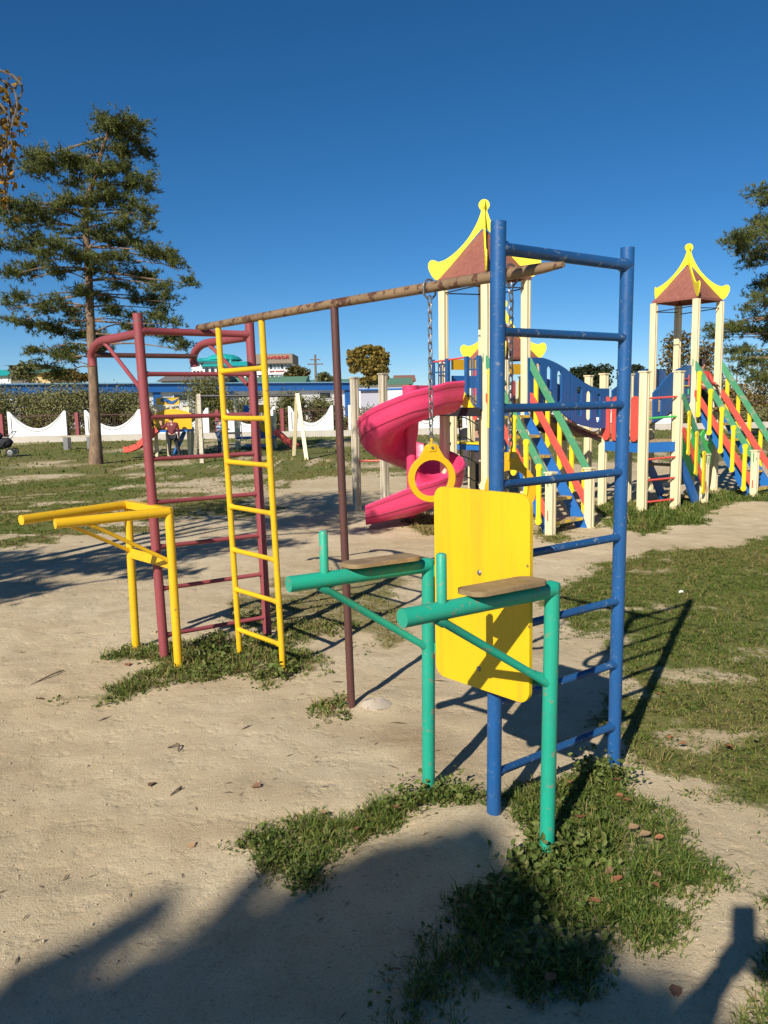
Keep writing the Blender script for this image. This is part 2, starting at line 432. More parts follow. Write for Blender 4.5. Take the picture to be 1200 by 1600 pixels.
m, n, b = nodes('sandy_ground')
p = pos(n)
big = noise(n, p, 0.9, 5, 0.6); mid = noise(n, p, 5, 6, 0.65); fine = noise(n, p, 120, 6, 0.75)
sand = mix(n, ramp(n, big, [(.36, (0, 0, 0)), (.64, (1, 1, 1))]).outputs[0], (0.585, 0.485, 0.325), (0.475, 0.38, 0.235))
patch = ramp(n, noise(n, p, 2.6, 6, 0.62), [(0.50, (0, 0, 0)), (0.66, (0.6,) * 3)])
sand = mix(n, patch.outputs[0], sand, (0.40, 0.315, 0.195))
dm = N(n, 'ShaderNodeAttribute', attribute_name='damp'); sand = mix(n, dm.outputs['Fac'], sand, (0.27, 0.185, 0.10))
sand = mix(n, ramp(n, mid, [(0.42, (0, 0, 0)), (0.72, (0.4,) * 3)]).outputs[0], sand, (0.40, 0.30, 0.18))
sand = mix(n, ramp(n, fine, [(0.35, (0.7,) * 3), (0.47, (0, 0, 0))]).outputs[0], sand, (0.25, 0.185, 0.11))
vo = N(n, 'ShaderNodeTexVoronoi', Scale=70.0); n.links.new(p, vo.inputs['Vector'])
pebm = ramp(n, vo.outputs['Distance'], [(0.10, (1, 1, 1)), (0.2, (0, 0, 0))])
pebsel = ramp(n, noise(n, p, 23, 3), [(0.43, (0, 0, 0)), (0.55, (0.9,) * 3)])
pm = N(n, 'ShaderNodeMath', operation='MULTIPLY'); n.links.new(pebm.outputs[0], pm.inputs[0]); n.links.new(pebsel.outputs[0], pm.inputs[1])
sand = mix(n, pm.outputs[0], sand, (0.78, 0.71, 0.56))
litter = ramp(n, noise(n, pos(n, (26, 70, 30)), 1.0, 6, 0.7), [(0.63, (0, 0, 0)), (0.70, (0.7,) * 3)])
sand = mix(n, litter.outputs[0], sand, (0.15, 0.10, 0.055))
at = N(n, 'ShaderNodeAttribute', attribute_name='cover'); dr = N(n, 'ShaderNodeAttribute', attribute_name='dry')
gn = noise(n, p, 9, 6, 0.7); gn2 = noise(n, p, 38, 5, 0.7)
green = mix(n, gn2, (0.064, 0.086, 0.016), (0.15, 0.172, 0.042))
dryc = mix(n, gn2, (0.15, 0.105, 0.040), (0.25, 0.20, 0.085))
drf = N(n, 'ShaderNodeMath', operation='MULTIPLY_ADD'); n.links.new(gn, drf.inputs[0]); drf.inputs[1].default_value = 1.6
s1 = N(n, 'ShaderNodeMath', operation='SUBTRACT'); n.links.new(dr.outputs['Fac'], s1.inputs[0]); s1.inputs[1].default_value = 0.85
n.links.new(s1.outputs[0], drf.inputs[2]); drf.use_clamp = True
turf = mix(n, drf.outputs[0], green, dryc)
k = N(n, 'ShaderNodeMath', operation='MULTIPLY_ADD'); n.links.new(gn2, k.inputs[0]); k.inputs[1].default_value = 0.9; 
s2 = N(n, 'ShaderNodeMath', operation='MULTIPLY_ADD'); n.links.new(gn, s2.inputs[0]); s2.inputs[1].default_value = 0.7; s2.inputs[2].default_value = -1.12
n.links.new(s2.outputs[0], k.inputs[2])
k2 = N(n, 'ShaderNodeMath', operation='MULTIPLY_ADD'); n.links.new(at.outputs['Fac'], k2.inputs[0]); k2.inputs[1].default_value = 1.25; n.links.new(k.outputs[0], k2.inputs[2])
cf = ramp(n, k2.outputs[0], [(0.28, (0, 0, 0)), (0.62, (1, 1, 1))])
n.links.new(mix(n, cf.outputs[0], sand, turf), b.inputs['Base Color'])
b.inputs['Roughness'].default_value = 0.95; b.inputs['Specular IOR Level'].default_value = 0.15
hh = N(n, 'ShaderNodeMath', operation='MULTIPLY_ADD'); n.links.new(mid, hh.inputs[0]); hh.inputs[1].default_value = 0.7
fm = N(n, 'ShaderNodeMath', operation='MULTIPLY_ADD'); n.links.new(fine, fm.inputs[0]); fm.inputs[1].default_value = 0.8; n.links.new(pm.outputs[0], fm.inputs[2])
clod = N(n, 'ShaderNodeTexVoronoi', Scale=34.0, feature='SMOOTH_F1', Smoothness=.6); n.links.new(p, clod.inputs['Vector'])
ck = ramp(n, noise(n, p, 8, 3), [(.48, (0, 0, 0)), (.68, (1, 1, 1))])
cm_ = N(n, 'ShaderNodeMath', operation='MULTIPLY'); n.links.new(clod.outputs['Distance'], cm_.inputs[0]); n.links.new(ck.outputs[0], cm_.inputs[1])
ca_ = N(n, 'ShaderNodeMath', operation='MULTIPLY_ADD'); n.links.new(cm_.outputs[0], ca_.inputs[0]); ca_.inputs[1].default_value = -1.1; n.links.new(fm.outputs[0], ca_.inputs[2])
n.links.new(ca_.outputs[0], hh.inputs[2])
bump(n, b, hh.outputs[0], 0.6, 0.013)
MT['ground'] = m
damp = np.zeros(x.shape)
for (u, v, rx, ry, k_) in ((640, 1165, .28, .30, .8), (560, 1190, .25, .2, .45), (700, 1110, .2, .3, .6), (800, 1130, .3, .4, .5), (330, 1300, .35, .12, .35), (120, 1180, .5, .15, .25), (760, 1010, .4, .5, .3), (430, 1240, .2, .1, .35)):
    g = G(u, v); damp = np.maximum(damp, k_ * np.exp(-((x - g.x) / rx) ** 2 - ((y - g.y) / ry) ** 2))
damp = damp * np.clip(fbm(x * 3.5, y * 5, 88, 4) * 3.2 - .8, 0, 1)
gm = np_mesh('ground', np.stack([x, y, gh], 1), fc, m, {'cover': gc, 'dry': gd, 'damp': damp}, smooth=True)
tag(link('ground', gm), 'pale sandy playground soil with patches of worn lawn', None, None, 'structure')

# ------------------------------------------------------------------ grass, weeds, pebbles
def scatter(polys, dens, seed, cmin=0.25, gap=0.35):
    """random places inside the given boxes, kept in proportion to the grass cover"""
    out = []
    r = np.random.default_rng(seed)
    for (x0, x1, y0, y1) in polys:
        nn = int((x1 - x0) * (y1 - y0) * dens)
        px = r.uniform(x0, x1, nn); py = r.uniform(y0, y1, nn)
        vis = np.abs(px) < 0.52 * py + 0.5
        px, py = px[vis], py[vis]
        c, d = cover(px, py)
        clump = np.clip((fbm(px * 7, py * 7, 19, 3) - gap) * 3.2, 0, 1)
        k = r.random(len(px)) < np.clip((c - cmin) / (1 - cmin), 0, 1) * clump
        out.append(np.stack([px[k], py[k], c[k], d[k]], 1))
    return np.concatenate(out)
def blades(P, hlo, hhi, w, seed, lean=0.6, per=7, rad=None):
    """P: tuft places; each tuft is a spray of blades leaning outwards"""
    r = np.random.default_rng(seed); rad = rad or hhi * .35
    rim = np.clip(P[:, 2], 0, 1) ** 1.5
    th_ = r.lognormal(0, .32, len(P)) * (.45 + .6 * rim); td = np.clip(P[:, 3] * .8 + r.normal(.02, .2, len(P)), 0, 1)
    P = np.repeat(P, per, 0); n_ = len(P); az = r.uniform(0, 2 * np.pi, n_); q = rad * np.sqrt(r.random(n_))
    X_ = P[:, 0] + np.cos(az) * q; Y_ = P[:, 1] + np.sin(az) * q; az = az + r.normal(0, .5, n_)
    h = np.clip(r.uniform(hlo, hhi, n_) * np.repeat(th_, per), hlo * .5, hhi * 1.5); ln = (r.uniform(.05, .45, n_) + .75 * q / rad) * h * lean
    fz = az + r.uniform(-1.2, 1.2, n_) + np.pi / 2; z = height(X_, Y_) - .004
    w = w * r.uniform(.6, 1.25, n_)
    wx, wy = np.cos(fz) * w / 2, np.sin(fz) * w / 2; dx, dy = np.cos(az), np.sin(az)
    b0 = np.stack([X_ - wx, Y_ - wy, z], 1); b1 = np.stack([X_ + wx, Y_ + wy, z], 1)
    mx, my, mz = X_ + dx * ln * .4, Y_ + dy * ln * .4, z + h * .62
    m0 = np.stack([mx - wx * .75, my - wy * .75, mz], 1); m1 = np.stack([mx + wx * .75, my + wy * .75, mz], 1)
    t = np.stack([X_ + dx * ln * 1.25, Y_ + dy * ln * 1.25, z + h * (1 - .25 * np.minimum(1, ln / h))], 1)
    V = np.stack([b0, b1, m0, m1, t], 1).reshape(-1, 3); o = (np.arange(n_) * 5)[:, None]
    F = np.concatenate([o + np.array([[0, 1, 3]]), o + np.array([[0, 3, 2]]), o + np.array([[2, 3, 4]])])
    tint = np.clip(np.repeat(td, per) + r.normal(0, .12, n_) + (r.random(n_) < .10) * .5, 0, 1)
    return V, F, np.repeat(tint, 5)
def join(parts):
    V = []; F = []; T = []; o = 0
    for v, f, t in parts:
        V.append(v); F.append(f + o); T.append(t); o += len(v)
    return np.concatenate(V), np.concatenate(F), np.concatenate(T)
MT['blade'] = foliage('grass_blade', [(0.0, (0.08, 0.132, 0.020)), (0.35, (0.165, 0.20, 0.038)), (0.62, (0.25, 0.21, 0.075)), (1.0, (0.36, 0.26, 0.12))], 0.3)
MT['weed'] = foliage('weed_leaf', [(0.0, (0.062, 0.095, 0.018)), (0.6, (0.14, 0.175, 0.04)), (1.0, (0.23, 0.22, 0.08))], 0.25)
def bbox(i, pad=0.1): P = POLY[i][0]; return (P[:, 0].min() - pad, P[:, 0].max() + pad, P[:, 1].min() - pad, P[:, 1].max() + pad)
pr = [blades(scatter([bbox(5), bbox(6), bbox(7)], 2600, 1, .03, .22), .010, .050, .0040, 2, 0.9, 8),
      blades(scatter([bbox(3), bbox(4)], 1300, 3, .05, .25), .012, .055, .006, 4, 0.9, 7),
      blades(scatter([(-2.2, 0.6, 3.4, 6.4)], 800, 5, .1), .010, .034, .0055, 6, 1.2, 7),
      blades(scatter([(0.4, 5.2, 2.2, 9.5)], 1900, 7, .08, .14), .008, .032, .0048, 8, 1.5, 7),
      blades(scatter([(-0.6, 7.5, 9.0, 13.5)], 160, 9, .05, .25), .03, .10, .012, 10, 0.9, 7),
      blades(scatter([(-12, 8, 8.0, 18)], 300, 11, .1, .22), .012, .045, .010, 12, 1.2, 6),
      blades(scatter([(-20, 14, 18, 36)], 30, 13), .03, .08, .03, 14, 1.0, 4)]
V, F, T = join(pr)
tag(link('grass', np_mesh('grass', V, F, MT['blade'], {'tint': T})), 'short autumn grass growing in patches on the sandy ground', None, None, 'stuff')
def leaves_np(C, size, seed, flat=0.5, aspect=0.55, tint0=0.35, tintv=0.25):
    """one folded leaf (two triangles) per centre"""
    r = np.random.default_rng(seed); n_ = len(C)
    nrm = r.normal(0, 1, (n_, 3)); nrm[:, 2] = np.abs(nrm[:, 2]) + flat; nrm /= np.linalg.norm(nrm, axis=1)[:, None]
    a = r.normal(0, 1, (n_, 3)); a -= nrm * (a * nrm).sum(1)[:, None]; a /= np.linalg.norm(a, axis=1)[:, None]
    bb = np.cross(nrm, a); s = size * r.uniform(0.6, 1.3, n_)[:, None]
    fold = nrm * s * r.uniform(0.05, 0.3, n_)[:, None]
    T = np.clip(r.normal(tint0, tintv, n_), 0, 1)
    if size < .06:      # near leaves: rounder six-point outline
        w = bb * s * aspect * .5
        V = np.stack([C - a * s * .5, C + a * s * .5, C + w + fold - a * s * .16, C + w * .8 + fold + a * s * .22, C - w + fold - a * s * .16, C - w * .8 + fold + a * s * .22], 1).reshape(-1, 3); o = (np.arange(n_) * 6)[:, None]
        F = np.concatenate([o + np.array([q]) for q in ((0, 3, 2), (0, 1, 3), (0, 4, 5), (0, 5, 1))])
        return V, F, np.repeat(T, 6)
    p0 = C - a * s * .5; p1 = C + a * s * .5; p2 = C + bb * s * aspect * .5 + fold; p3 = C - bb * s * aspect * .5 + fold
    V = np.stack([p0, p1, p2, p3], 1).reshape(-1, 3); o = (np.arange(n_) * 4)[:, None]
    F = np.concatenate([o + np.array([[0, 1, 2]]), o + np.array([[0, 3, 1]])])
    return V, F, np.repeat(T, 4)
wp = []
for boxes, dens, sz, hmax, sd in (([bbox(5)], 9000, .018, .055, 21), ([bbox(6)], 4200, .019, .05, 23), ([bbox(3), bbox(4)], 5200, .022, .055, 25), ([(-2.2, 0.6, 3.4, 6.4)], 700, .022, .04, 27), ([(0.6, 3.0, 2.4, 5.0)], 260, .02, .025, 29)):
    S = scatter(boxes, dens, sd, 0.08); r = np.random.default_rng(sd)
    big = np.clip((fbm(S[:, 0] * 4, S[:, 1] * 4, 63, 2) - 0.3) * 2.5, 0.15, 1)
    C = np.stack([S[:, 0], S[:, 1], height(S[:, 0], S[:, 1]) + r.random(len(S)) ** 1.4 * hmax * big * S[:, 2]], 1)
    wp.append(leaves_np(C, sz, sd + 1, 0.6))
# broad-leaved plants at the foot of the posts
for (u, v, k_, rad, sz) in ((935, 1215, 320, .09, .022), (965, 1225, 120, .07, .02), (880, 1340, 260, .12, .03), (830, 1370, 200, .1, .026), (700, 1250, 200, .10, .026), (640, 1260, 200, .10, .02), (435, 1050, 120, .12, .035), (400, 970, 130, .12, .03), (330, 1030, 120, .15, .035), (470, 1385, 120, .05, .018), (790, 1420, 160, .1, .024), (860, 1500, 200, .12, .024)):
    g = G(u, v); r = np.random.default_rng(u)
    C = np.stack([g.x + r.normal(0, rad * .6, k_), g.y + r.normal(0, rad * .6, k_), 0.005 + r.random(k_) ** 1.5 * 0.075], 1)
    wp.append(leaves_np(C, sz, u + 3, 0.4, 0.6, 0.45))
V, F, T = join(wp)
tag(link('weeds', np_mesh('weeds', V, F, MT['weed'], {'tint': T})), 'low green knotweed and clover creeping around the post feet', None, None, 'stuff')
# small pebbles and crumbs of soil
r = np.random.default_rng(5)
PX = r.uniform(-3.4, 2.8, 26000); PY = 1.5 + r.random(26000) ** 1.5 * 7
k_ = np.abs(PX) < 0.52 * PY + 0.2; PX, PY = PX[k_], PY[k_]; n_ = len(PX)
base = np.array([[1, 0, 0], [-.5, .87, 0], [-.5, -.87, 0], [0, 0, .8], [0.3, .2, -.5]])
sz = r.lognormal(-6.15, .45, n_)
ang = r.uniform(0, 6.28, n_); ca, sa = np.cos(ang), np.sin(ang); st = r.uniform(.6, 1.4, (n_, 1, 3))
Vp = base[None] * sz[:, None, None] * st
Vr = np.stack([Vp[:, :, 0] * ca[:, None] - Vp[:, :, 1] * sa[:, None] + PX[:, None], Vp[:, :, 0] * sa[:, None] + Vp[:, :, 1] * ca[:, None] + PY[:, None], Vp[:, :, 2] + (height(PX, PY) + sz * .3)[:, None]], 2).reshape(-1, 3)
F = np.concatenate([(np.arange(n_) * 5)[:, None] + np.array([q]) for q in ((0, 1, 3), (1, 2, 3), (2, 0, 3), (1, 0, 4), (2, 1, 4), (0, 2, 4))])
MT['pebble'] = plain('pale_pebble', (0.40, 0.335, 0.235), 0.9, 0, 0.55, 60, 0)
tag(link('pebbles', np_mesh('pebbles', Vr, F, MT['pebble'])), 'tiny pale pebbles and crumbs strewn over the sand', None, None, 'stuff')

r = np.random.default_rng(15); n_ = 1500
PX = r.uniform(-4, 2.6, n_); PY = 1.6 + r.random(n_) ** 1.3 * 7.5; k_ = np.abs(PX) < 0.52 * PY + 0.2; PX, PY = PX[k_], PY[k_]; n_ = len(PX)
a_ = r.uniform(0, 6.28, n_); L_ = r.uniform(.004, .022, n_) * (1 + 1.5 * (r.random(n_) > .95)); z_ = height(PX, PY) + .002; w_ = L_ * .13
dx, dy = np.cos(a_), np.sin(a_)
Vd = np.stack([np.stack([PX - dx * L_, PY - dy * L_, z_], 1), np.stack([PX + dx * L_, PY + dy * L_, z_ + .002], 1), np.stack([PX - dy * w_, PY + dx * w_, z_ + .004], 1), np.stack([PX + dy * w_, PY - dx * w_, z_ + .003], 1)], 1).reshape(-1, 3)
o_ = (np.arange(n_) * 4)[:, None]; Fd = np.concatenate([o_ + np.array([[0, 3, 2]]), o_ + np.array([[3, 1, 2]])])
tag(link('plant_litter', np_mesh('plant_litter', Vd, Fd, plain('dark_plant_litter', (.14, .095, .055), .9, 0, .5, 30, 0))), 'tiny dark slivers of twig and bark scattered over the sand', None, None, 'stuff')

# ------------------------------------------------------------------ fallen leaves and twigs one can pick up
def leaf_mesh(name, mat, sd):
    r = random.Random(sd); pts = []
    for (a, b_) in ((0, -.5), (.22, -.3), (.36, -.02), (.25, .22), (.0, .52), (-.24, .24), (-.34, 0), (-.2, -.3)):
        pts.append((a + r.uniform(-.05, .05), b_ + r.uniform(-.05, .05)))
    vs = [(0, 0, 0.02)] + [(q[0], q[1], 0.03 + 0.25 * abs(q[0]) + r.uniform(-.04, .1)) for q in pts]
    return MB().add(vs, [(0, i + 1, (i + 1) % 8 + 1) for i in range(8)]).mesh(name, mat, True)
LM = [plain('fallen_leaf_orange', (0.25, 0.10, 0.045), 0.7, 0, 0.4, 30), plain('fallen_leaf_brown', (0.17, 0.085, 0.045), 0.75, 0, 0.4, 30), plain('fallen_leaf_tan', (0.30, 0.19, 0.10), 0.7, 0, 0.3, 30)]
lm = [leaf_mesh('fallen_leaf', LM[i], i) for i in range(3)]
WORDS = ['orange-brown', 'dark brown', 'pale tan']
for i, (u, v, s, k_) in enumerate([(1138, 1173, .05, 0), (1047, 1150, .035, 0), (963, 1228, .05, 0), (968, 1255, .035, 0), (978, 1262, .035, 0), (906, 1290, .05, 0), (890, 1235, .035, 0),
        (964, 1390, .05, 0), (952, 1375, .04, 1), (1022, 1400, .045, 0), (1026, 1382, .04, 2), (1030, 1324, .035, 0), (990, 1307, .05, 2), (1008, 1318, .05, 2), (929, 1423, .04, 0), (860, 1540, .045, 0),
        (1055, 1550, .05, 1), (620, 1278, .04, 0), (556, 1307, .04, 0), (200, 1040, .06, 0), (343, 1012, .06, 0), (330, 1035, .05, 2), (238, 1227, .05, 1), (62, 1095, .05, 1), (505, 1280, .035, 2),
        (1030, 1085, .04, 0), (1067, 1170, .04, 0), (1075, 1095, .04, 2), (300, 1325, .04, 2), (30, 840, .08, 2), (95, 838, .08, 2), (70, 845, .07, 0), (1180, 1160, .035, 2), (400, 1235, .05, 1)]):
    o = link('fallen_leaf', lm[k_]); g = G(u, v)
    o.location = (g.x, g.y, float(height(np.array([g.x]), np.array([g.y]))[0]) + (0.028 if float(cover(np.array([g.x]), np.array([g.y]))[0][0]) > .7 else 0.002))
    o.rotation_euler = (rnd.uniform(-.3, .3), rnd.uniform(-.3, .3), rnd.uniform(0, 6.28)); o.scale = (s, s, s)
    where = ('on the lawn at the far left edge' if v < 900 else 'in the weeds below the red and yellow ladders' if v < 1060 and u < 400 else 'on the open sand at left' if u < 520 and v > 1060 else 'in the weed strip left of the teal leg' if u < 700
             else 'on the lawn right of the blue ladder' if u > 1000 and v < 1200 else 'at the foot of the right blue post' if v < 1265 else 'on the grass right of the front teal leg' if v < 1410 else 'on the shaded ground in the near corner')
    tag(o, 'dry %s leaf lying %s' % (WORDS[k_], where), 'leaf', 'fallen leaves on the ground')
g = G(1063, 928)
tag(link('paper_scrap', MB().add([(-.016, -.014, .003), (.022, -.011, .006), (.024, .014, .016), (-.01, .02, .008), (0, 0, .02)], [(0, 1, 4), (1, 2, 4), (2, 3, 4), (3, 0, 4)]).mesh('paper_scrap', plain('crumpled_paper', (.62, .66, .56), .7)), None, None, (g.x, g.y, .01)),
    'small crumpled pale paper scrap on the lawn right of the blue ladder', 'litter')
for i, (u, v, du, dv) in enumerate([(40, 1075, 60, -28), (280, 1235, -14, 8), (262, 1168, 16, 6)]):
    a = G(u, v, .008); c = G(u + du, v + dv, .008); mid_ = (a + c) / 2 + Vector((.02, .03, .012))
    o = MB().tube(smooth_pts([a, mid_, c], 4), [.004] * 8 + [.002], 5).build('twig', plain('dead_twig', (.12, .085, .055), .85), None)
    tag(o, ['long thin dead twig on the sand left of the yellow bars', 'short dark twig stub in the middle of the bare sand', 'small twig on the sand below the yellow ladder'][i], 'twig', 'twigs on the sand')
g = G(585, 1104)
st = MB(); st.lathe([(.001, -.01), (.07, -.01), (.075, .015), (.05, .035), (.001, .04)], (0, 0, 0), 9); rr = random.Random(4)
st.v = [(a * rr.uniform(.8, 1.2) * 1.1, b_ * rr.uniform(.8, 1.2), c * rr.uniform(.8, 1.2)) for a, b_, c in st.v]
tag(link('concrete_lump', st.mesh('concrete_lump', plain('crumbly_concrete', (.44, .37, .28), .95, 0, .2, 20, .6), True), None, None, (g.x, g.y, 0)), 'low crumbly pale concrete lump at the foot of the brown pole', 'footing')

# ================================================================== CLIMBING FRAME (blue ladder, red ladder, beam, yellow ladder, pole)
cf_ = thing('jungle_gym', 'climbing frame of blue, red and yellow pipe ladders joined by a long worn beam', 'climbing frame', (-0.2, 3.92, 0))
def pipe(name, path, r, mat, parent, label=None, seg=18, cap=True):
    if name in ('rung', 'brace') and len(path) == 2:
        a, b_ = Vector(path[0]), Vector(path[1]); L = (b_ - a).length; k = [0, .032 / L, .042 / L, 1 - .042 / L, 1 - .032 / L, 1]
        return MB().tube([a.lerp(b_, t) for t in k], [r * 1.3, r * 1.28, r, r, r * 1.28, r * 1.3], seg, cap).build(name, MT[mat], parent, label, True, True)
    return MB().tube(path, r, seg, cap).build(name, MT[mat], parent, label, True, True)
bL0, bL1, bR0, bR1 = Vector((.38, 2.78, -.3)), Vector((.40, 2.78, 2.13)), Vector((.94, 3.19, -.3)), Vector((.955, 3.19, 2.11))
pipe('post', [bL0, bL1], .0265, 'blue', cf_, 'left post of the blue ladder'); pipe('post', [bR0, bR1], .0265, 'blue', cf_, 'right post of the blue ladder')
def lerp(a, b_, z):
    t = (z - a.z) / (b_.z - a.z); return a + (b_ - a) * t
for z0, z1, r_ in ((2.045, 2.045, .021), (1.772, 1.772, .0155), (1.513, 1.513, .0155), (1.248, 1.248, .0155), (.985, .985, .0155), (.722, .722, .0155), (.455, .455, .0155), (.188, .188, .0155)):
    pipe('rung', [lerp(bL0, bL1, z0), lerp(bR0, bR1, z1)], r_, 'rung', cf_, 'blue rung', 14)
beamA, beamB = Vector((-1.106, 4.994, 2.005)), Vector((.628, 2.826, 1.995))
pipe('beam', [beamA, beamA.lerp(beamB, .5) + Vector((0, 0, .004)), beamA.lerp(beamB, .93), beamA.lerp(beamB, .97), beamB], [.0205, .0215, .0215, .018, .010], 'beam', cf_, 'long worn ochre beam with rust showing through', 18)
rL0, rL1, rR0, rR1 = Vector((-1.36, 4.77, -.3)), Vector((-1.405, 4.77, 2.075)), Vector((-.78, 5.15, -.3)), Vector((-.82, 5.15, 2.05))
pipe('post', [rL0, rL1], .0285, 'red', cf_, 'left post of the red ladder'); pipe('post', [rR0, rR1], .0285, 'red', cf_, 'right post of the red ladder')
for z in (1.975, 1.728, 1.476, 1.228, .968, .698, .440, .150):
    pipe('rung', [lerp(rL0, rL1, z), lerp(rR0, rR1, z)], .021 if z > 1.9 else .0135, 'red', cf_, 'dull red rung', 12)
bd = Vector((-.62, .78, 0)).normalized()
for a in (lerp(rL0, rL1, 1.96), lerp(rR0, rR1, 1.96)):
    e = a + bd * .78
    pipe('pull_up_arm', smooth_pts([a, a + bd * .35, a + bd * .66 + Vector((0, 0, -.004)), e + Vector((-.02, .02, -.07)), e + Vector((-.02, .03, -.15))], 5), .027, 'red', cf_, 'bent dull red pull-up arm', 16)
    pipe('brace', [a + Vector((0, 0, -.33)), a + bd * .55 + Vector((0, 0, -.02))], .0125, 'red', cf_, 'thin red diagonal brace', 10)
pipe('pull_up_bar', [lerp(rL0, rL1, 1.88) + bd * .77, lerp(rR0, rR1, 1.88) + bd * .77], .0165, 'brown', cf_, 'dark horizontal pull-up bar', 12)
yl0, yl1, yr0, yr1 = Vector((-.91, 4.835, -.3)), Vector((-.945, 4.79, 1.985)), Vector((-.60, 4.51, -.3)), Vector((-.635, 4.405, 1.985))
pipe('post', [yl0, yl1], .0175, 'yel', cf_, 'left rail of the yellow ladder'); pipe('post', [yr0, yr1], .0175, 'yel', cf_, 'right rail of the yellow ladder')
for z in (1.735, 1.462, 1.203, .932, .665, .417, .162):
    pipe('rung', [lerp(yl0, yl1, z), lerp(yr0, yr1, z)], .0145, 'yel', cf_, 'yellow rung', 12)
pipe('pole', [(-.18, 3.92, -.3), (-.215, 3.88, 1.99)], .0195, 'brown', cf_, 'thin brown pole under the beam')

# ------------------------------------------------------------------ yellow parallel bars
pb = thing('parallel_bars', 'yellow parallel bars on two legs in front of the red ladder', 'parallel bars', (-1.42, 4.8, 0))
l0, l1 = Vector((-1.615, 5.01, 0)), Vector((-1.23, 4.58, 0)); zb = .935
f0, n0 = Vector((-1.60, 4.98, 0)), Vector((-1.243, 4.60, 0))
for a, t in ((l0, f0), (l1, n0)):
    pipe('leg', [a + Vector((0, 0, -.3)), t + Vector((0, 0, zb + .01))], .0255, 'yel', pb)
fe, ne = Vector((-1.998, 4.378, .93)), Vector((-1.743, 4.208, .93))
fe = f0 + (fe - f0).xy.to_3d().normalized() * .72; ne = n0 + Vector((-.82, -.57, 0)).normalized() * .62
fe = Vector((-1.998, 4.378, .935)); ne = Vector((-1.743, 4.208, .935))
for a, e in ((f0, fe), (n0, ne)):
    pipe('bar', [a + Vector((0, 0, zb)), e], .0275, 'yel', pb)
    dr_ = (e - a).xy.to_3d().normalized(); L = (e - a).xy.length
    pipe('brace', [a + Vector((0, 0, .64)), a + dr_ * L * .72 + Vector((0, 0, zb - .02))], .0115, 'yel', pb, 'thin yellow diagonal brace', 10)
MB().beam(f0 + Vector((0, 0, zb + .002)), n0 + Vector((0, 0, zb + .002)), .05, .045).build('cross_bar', MT['yel'], pb, None, True, False, .004)
MB().beam(f0 + Vector((-.005, -.008, .63)), n0 + Vector((-.005, -.008, .63)), .006, .062).build('tie_plate', MT['yel'], pb, None, True)

# ------------------------------------------------------------------ teal dip station with yellow board
ds = thing('dip_station', 'teal pipe dip station with wooden arm pads and a tall yellow back board', 'exercise station', (.34, 2.8, 0))
gL0, gR0 = Vector((.15, 2.99, 0)), Vector((.53, 2.56, 0)); zg = .925
gLt, gRt = Vector((.165, 3.0, zg)), Vector((.548, 2.575, zg))
for a, t in ((gL0, gLt), (gR0, gRt)):
    pipe('leg', [a + Vector((0, 0, -.3)), t + Vector((0, 0, .02))], .0255, 'green', ds)
gLe, gRe = Vector((-.335, 2.716, .925)), Vector((.046, 2.252, .925))
for q, (a, e, hx, k0, k1) in enumerate(((gLt, gLe, .27, .36, .98), (gRt, gRe, .30, .28, .92))):
    pipe('arm', [a, e], .0285, 'green', ds, None, 20)
    dv = (e - a); L = dv.length; dv.normalize()
    hp = e - dv * (L * (.24 if q == 0 else .24))
    pipe('handle', [hp + Vector((0, 0, .01)), hp + Vector((0, 0, .168)), hp + Vector((0, 0, .174))], [.0158, .0158, .011], 'greenworn', ds, 'scuffed upright teal handle', 14)
    pipe('brace', [a + Vector((0, 0, -.33)), hp + dv * .02 + Vector((0, 0, -.02))], .0135, 'green', ds, 'thin teal diagonal brace', 12)
    c = a + dv * (L * .36) + Vector((0, 0, .040)); side = Vector((-dv.y, dv.x, 0))
    Mx = frameM(c, dv, side + Vector((0, 0, .05)))
    MB().plate([rrect(.30, .125, .04)], .015, Mx).build('arm_pad', MT['seat'], ds, 'worn wooden arm pad', True, False, .005)
bx = Vector((.662, -.749, 0)); bn = Vector((-.749, -.662, 0)); bp = Vector((.349, 2.748, 0))
for z in (.905, .60):
    MB().beam(gLt.xy.to_3d() + Vector((0, 0, z)) + bn * -.012, gRt.xy.to_3d() + Vector((0, 0, z)) + bn * -.012, .02, .045).build('cross_bar', MT['green'], ds, None, True, False, .003)
cs = [hit(u, v, bp, bn) for u, v in ((682, 760), (832, 772), (828, 1100), (682, 1053))]
loc = [((q - bp).dot(bx), q.z) for q in cs]
x0 = (loc[0][0] + loc[3][0]) / 2; x1 = (loc[1][0] + loc[2][0]) / 2; z1 = (loc[0][1] + loc[1][1]) / 2; z0 = (loc[2][1] + loc[3][1]) / 2
bo = MB().plate([rrect(x1 - x0, z1 - z0, .045, 7, (x0 + x1) / 2, (z0 + z1) / 2)], .018, frameM(bp, bx, (0, 0, 1)))
bo = bo.build('back_board', MT['board'], ds, 'tall yellow plywood back board with rounded corners', True, False, .004)
for (u, v) in ((749, 895), (748, 1045)):
    q = hit(u, v, bp + bn * .0095, bn)
    MB().lathe([(.001, .006), (.006, .005), (.010, .001), (.010, -.002)], (0, 0, 0), 10).add([], []).build('bolt', MT['steel'], ds)
    o = KIDS[ds.name][-1]; o.location = MW[ds.name].inverted() @ q; o.rotation_euler = bn.to_track_quat('Z', 'Y').to_euler()

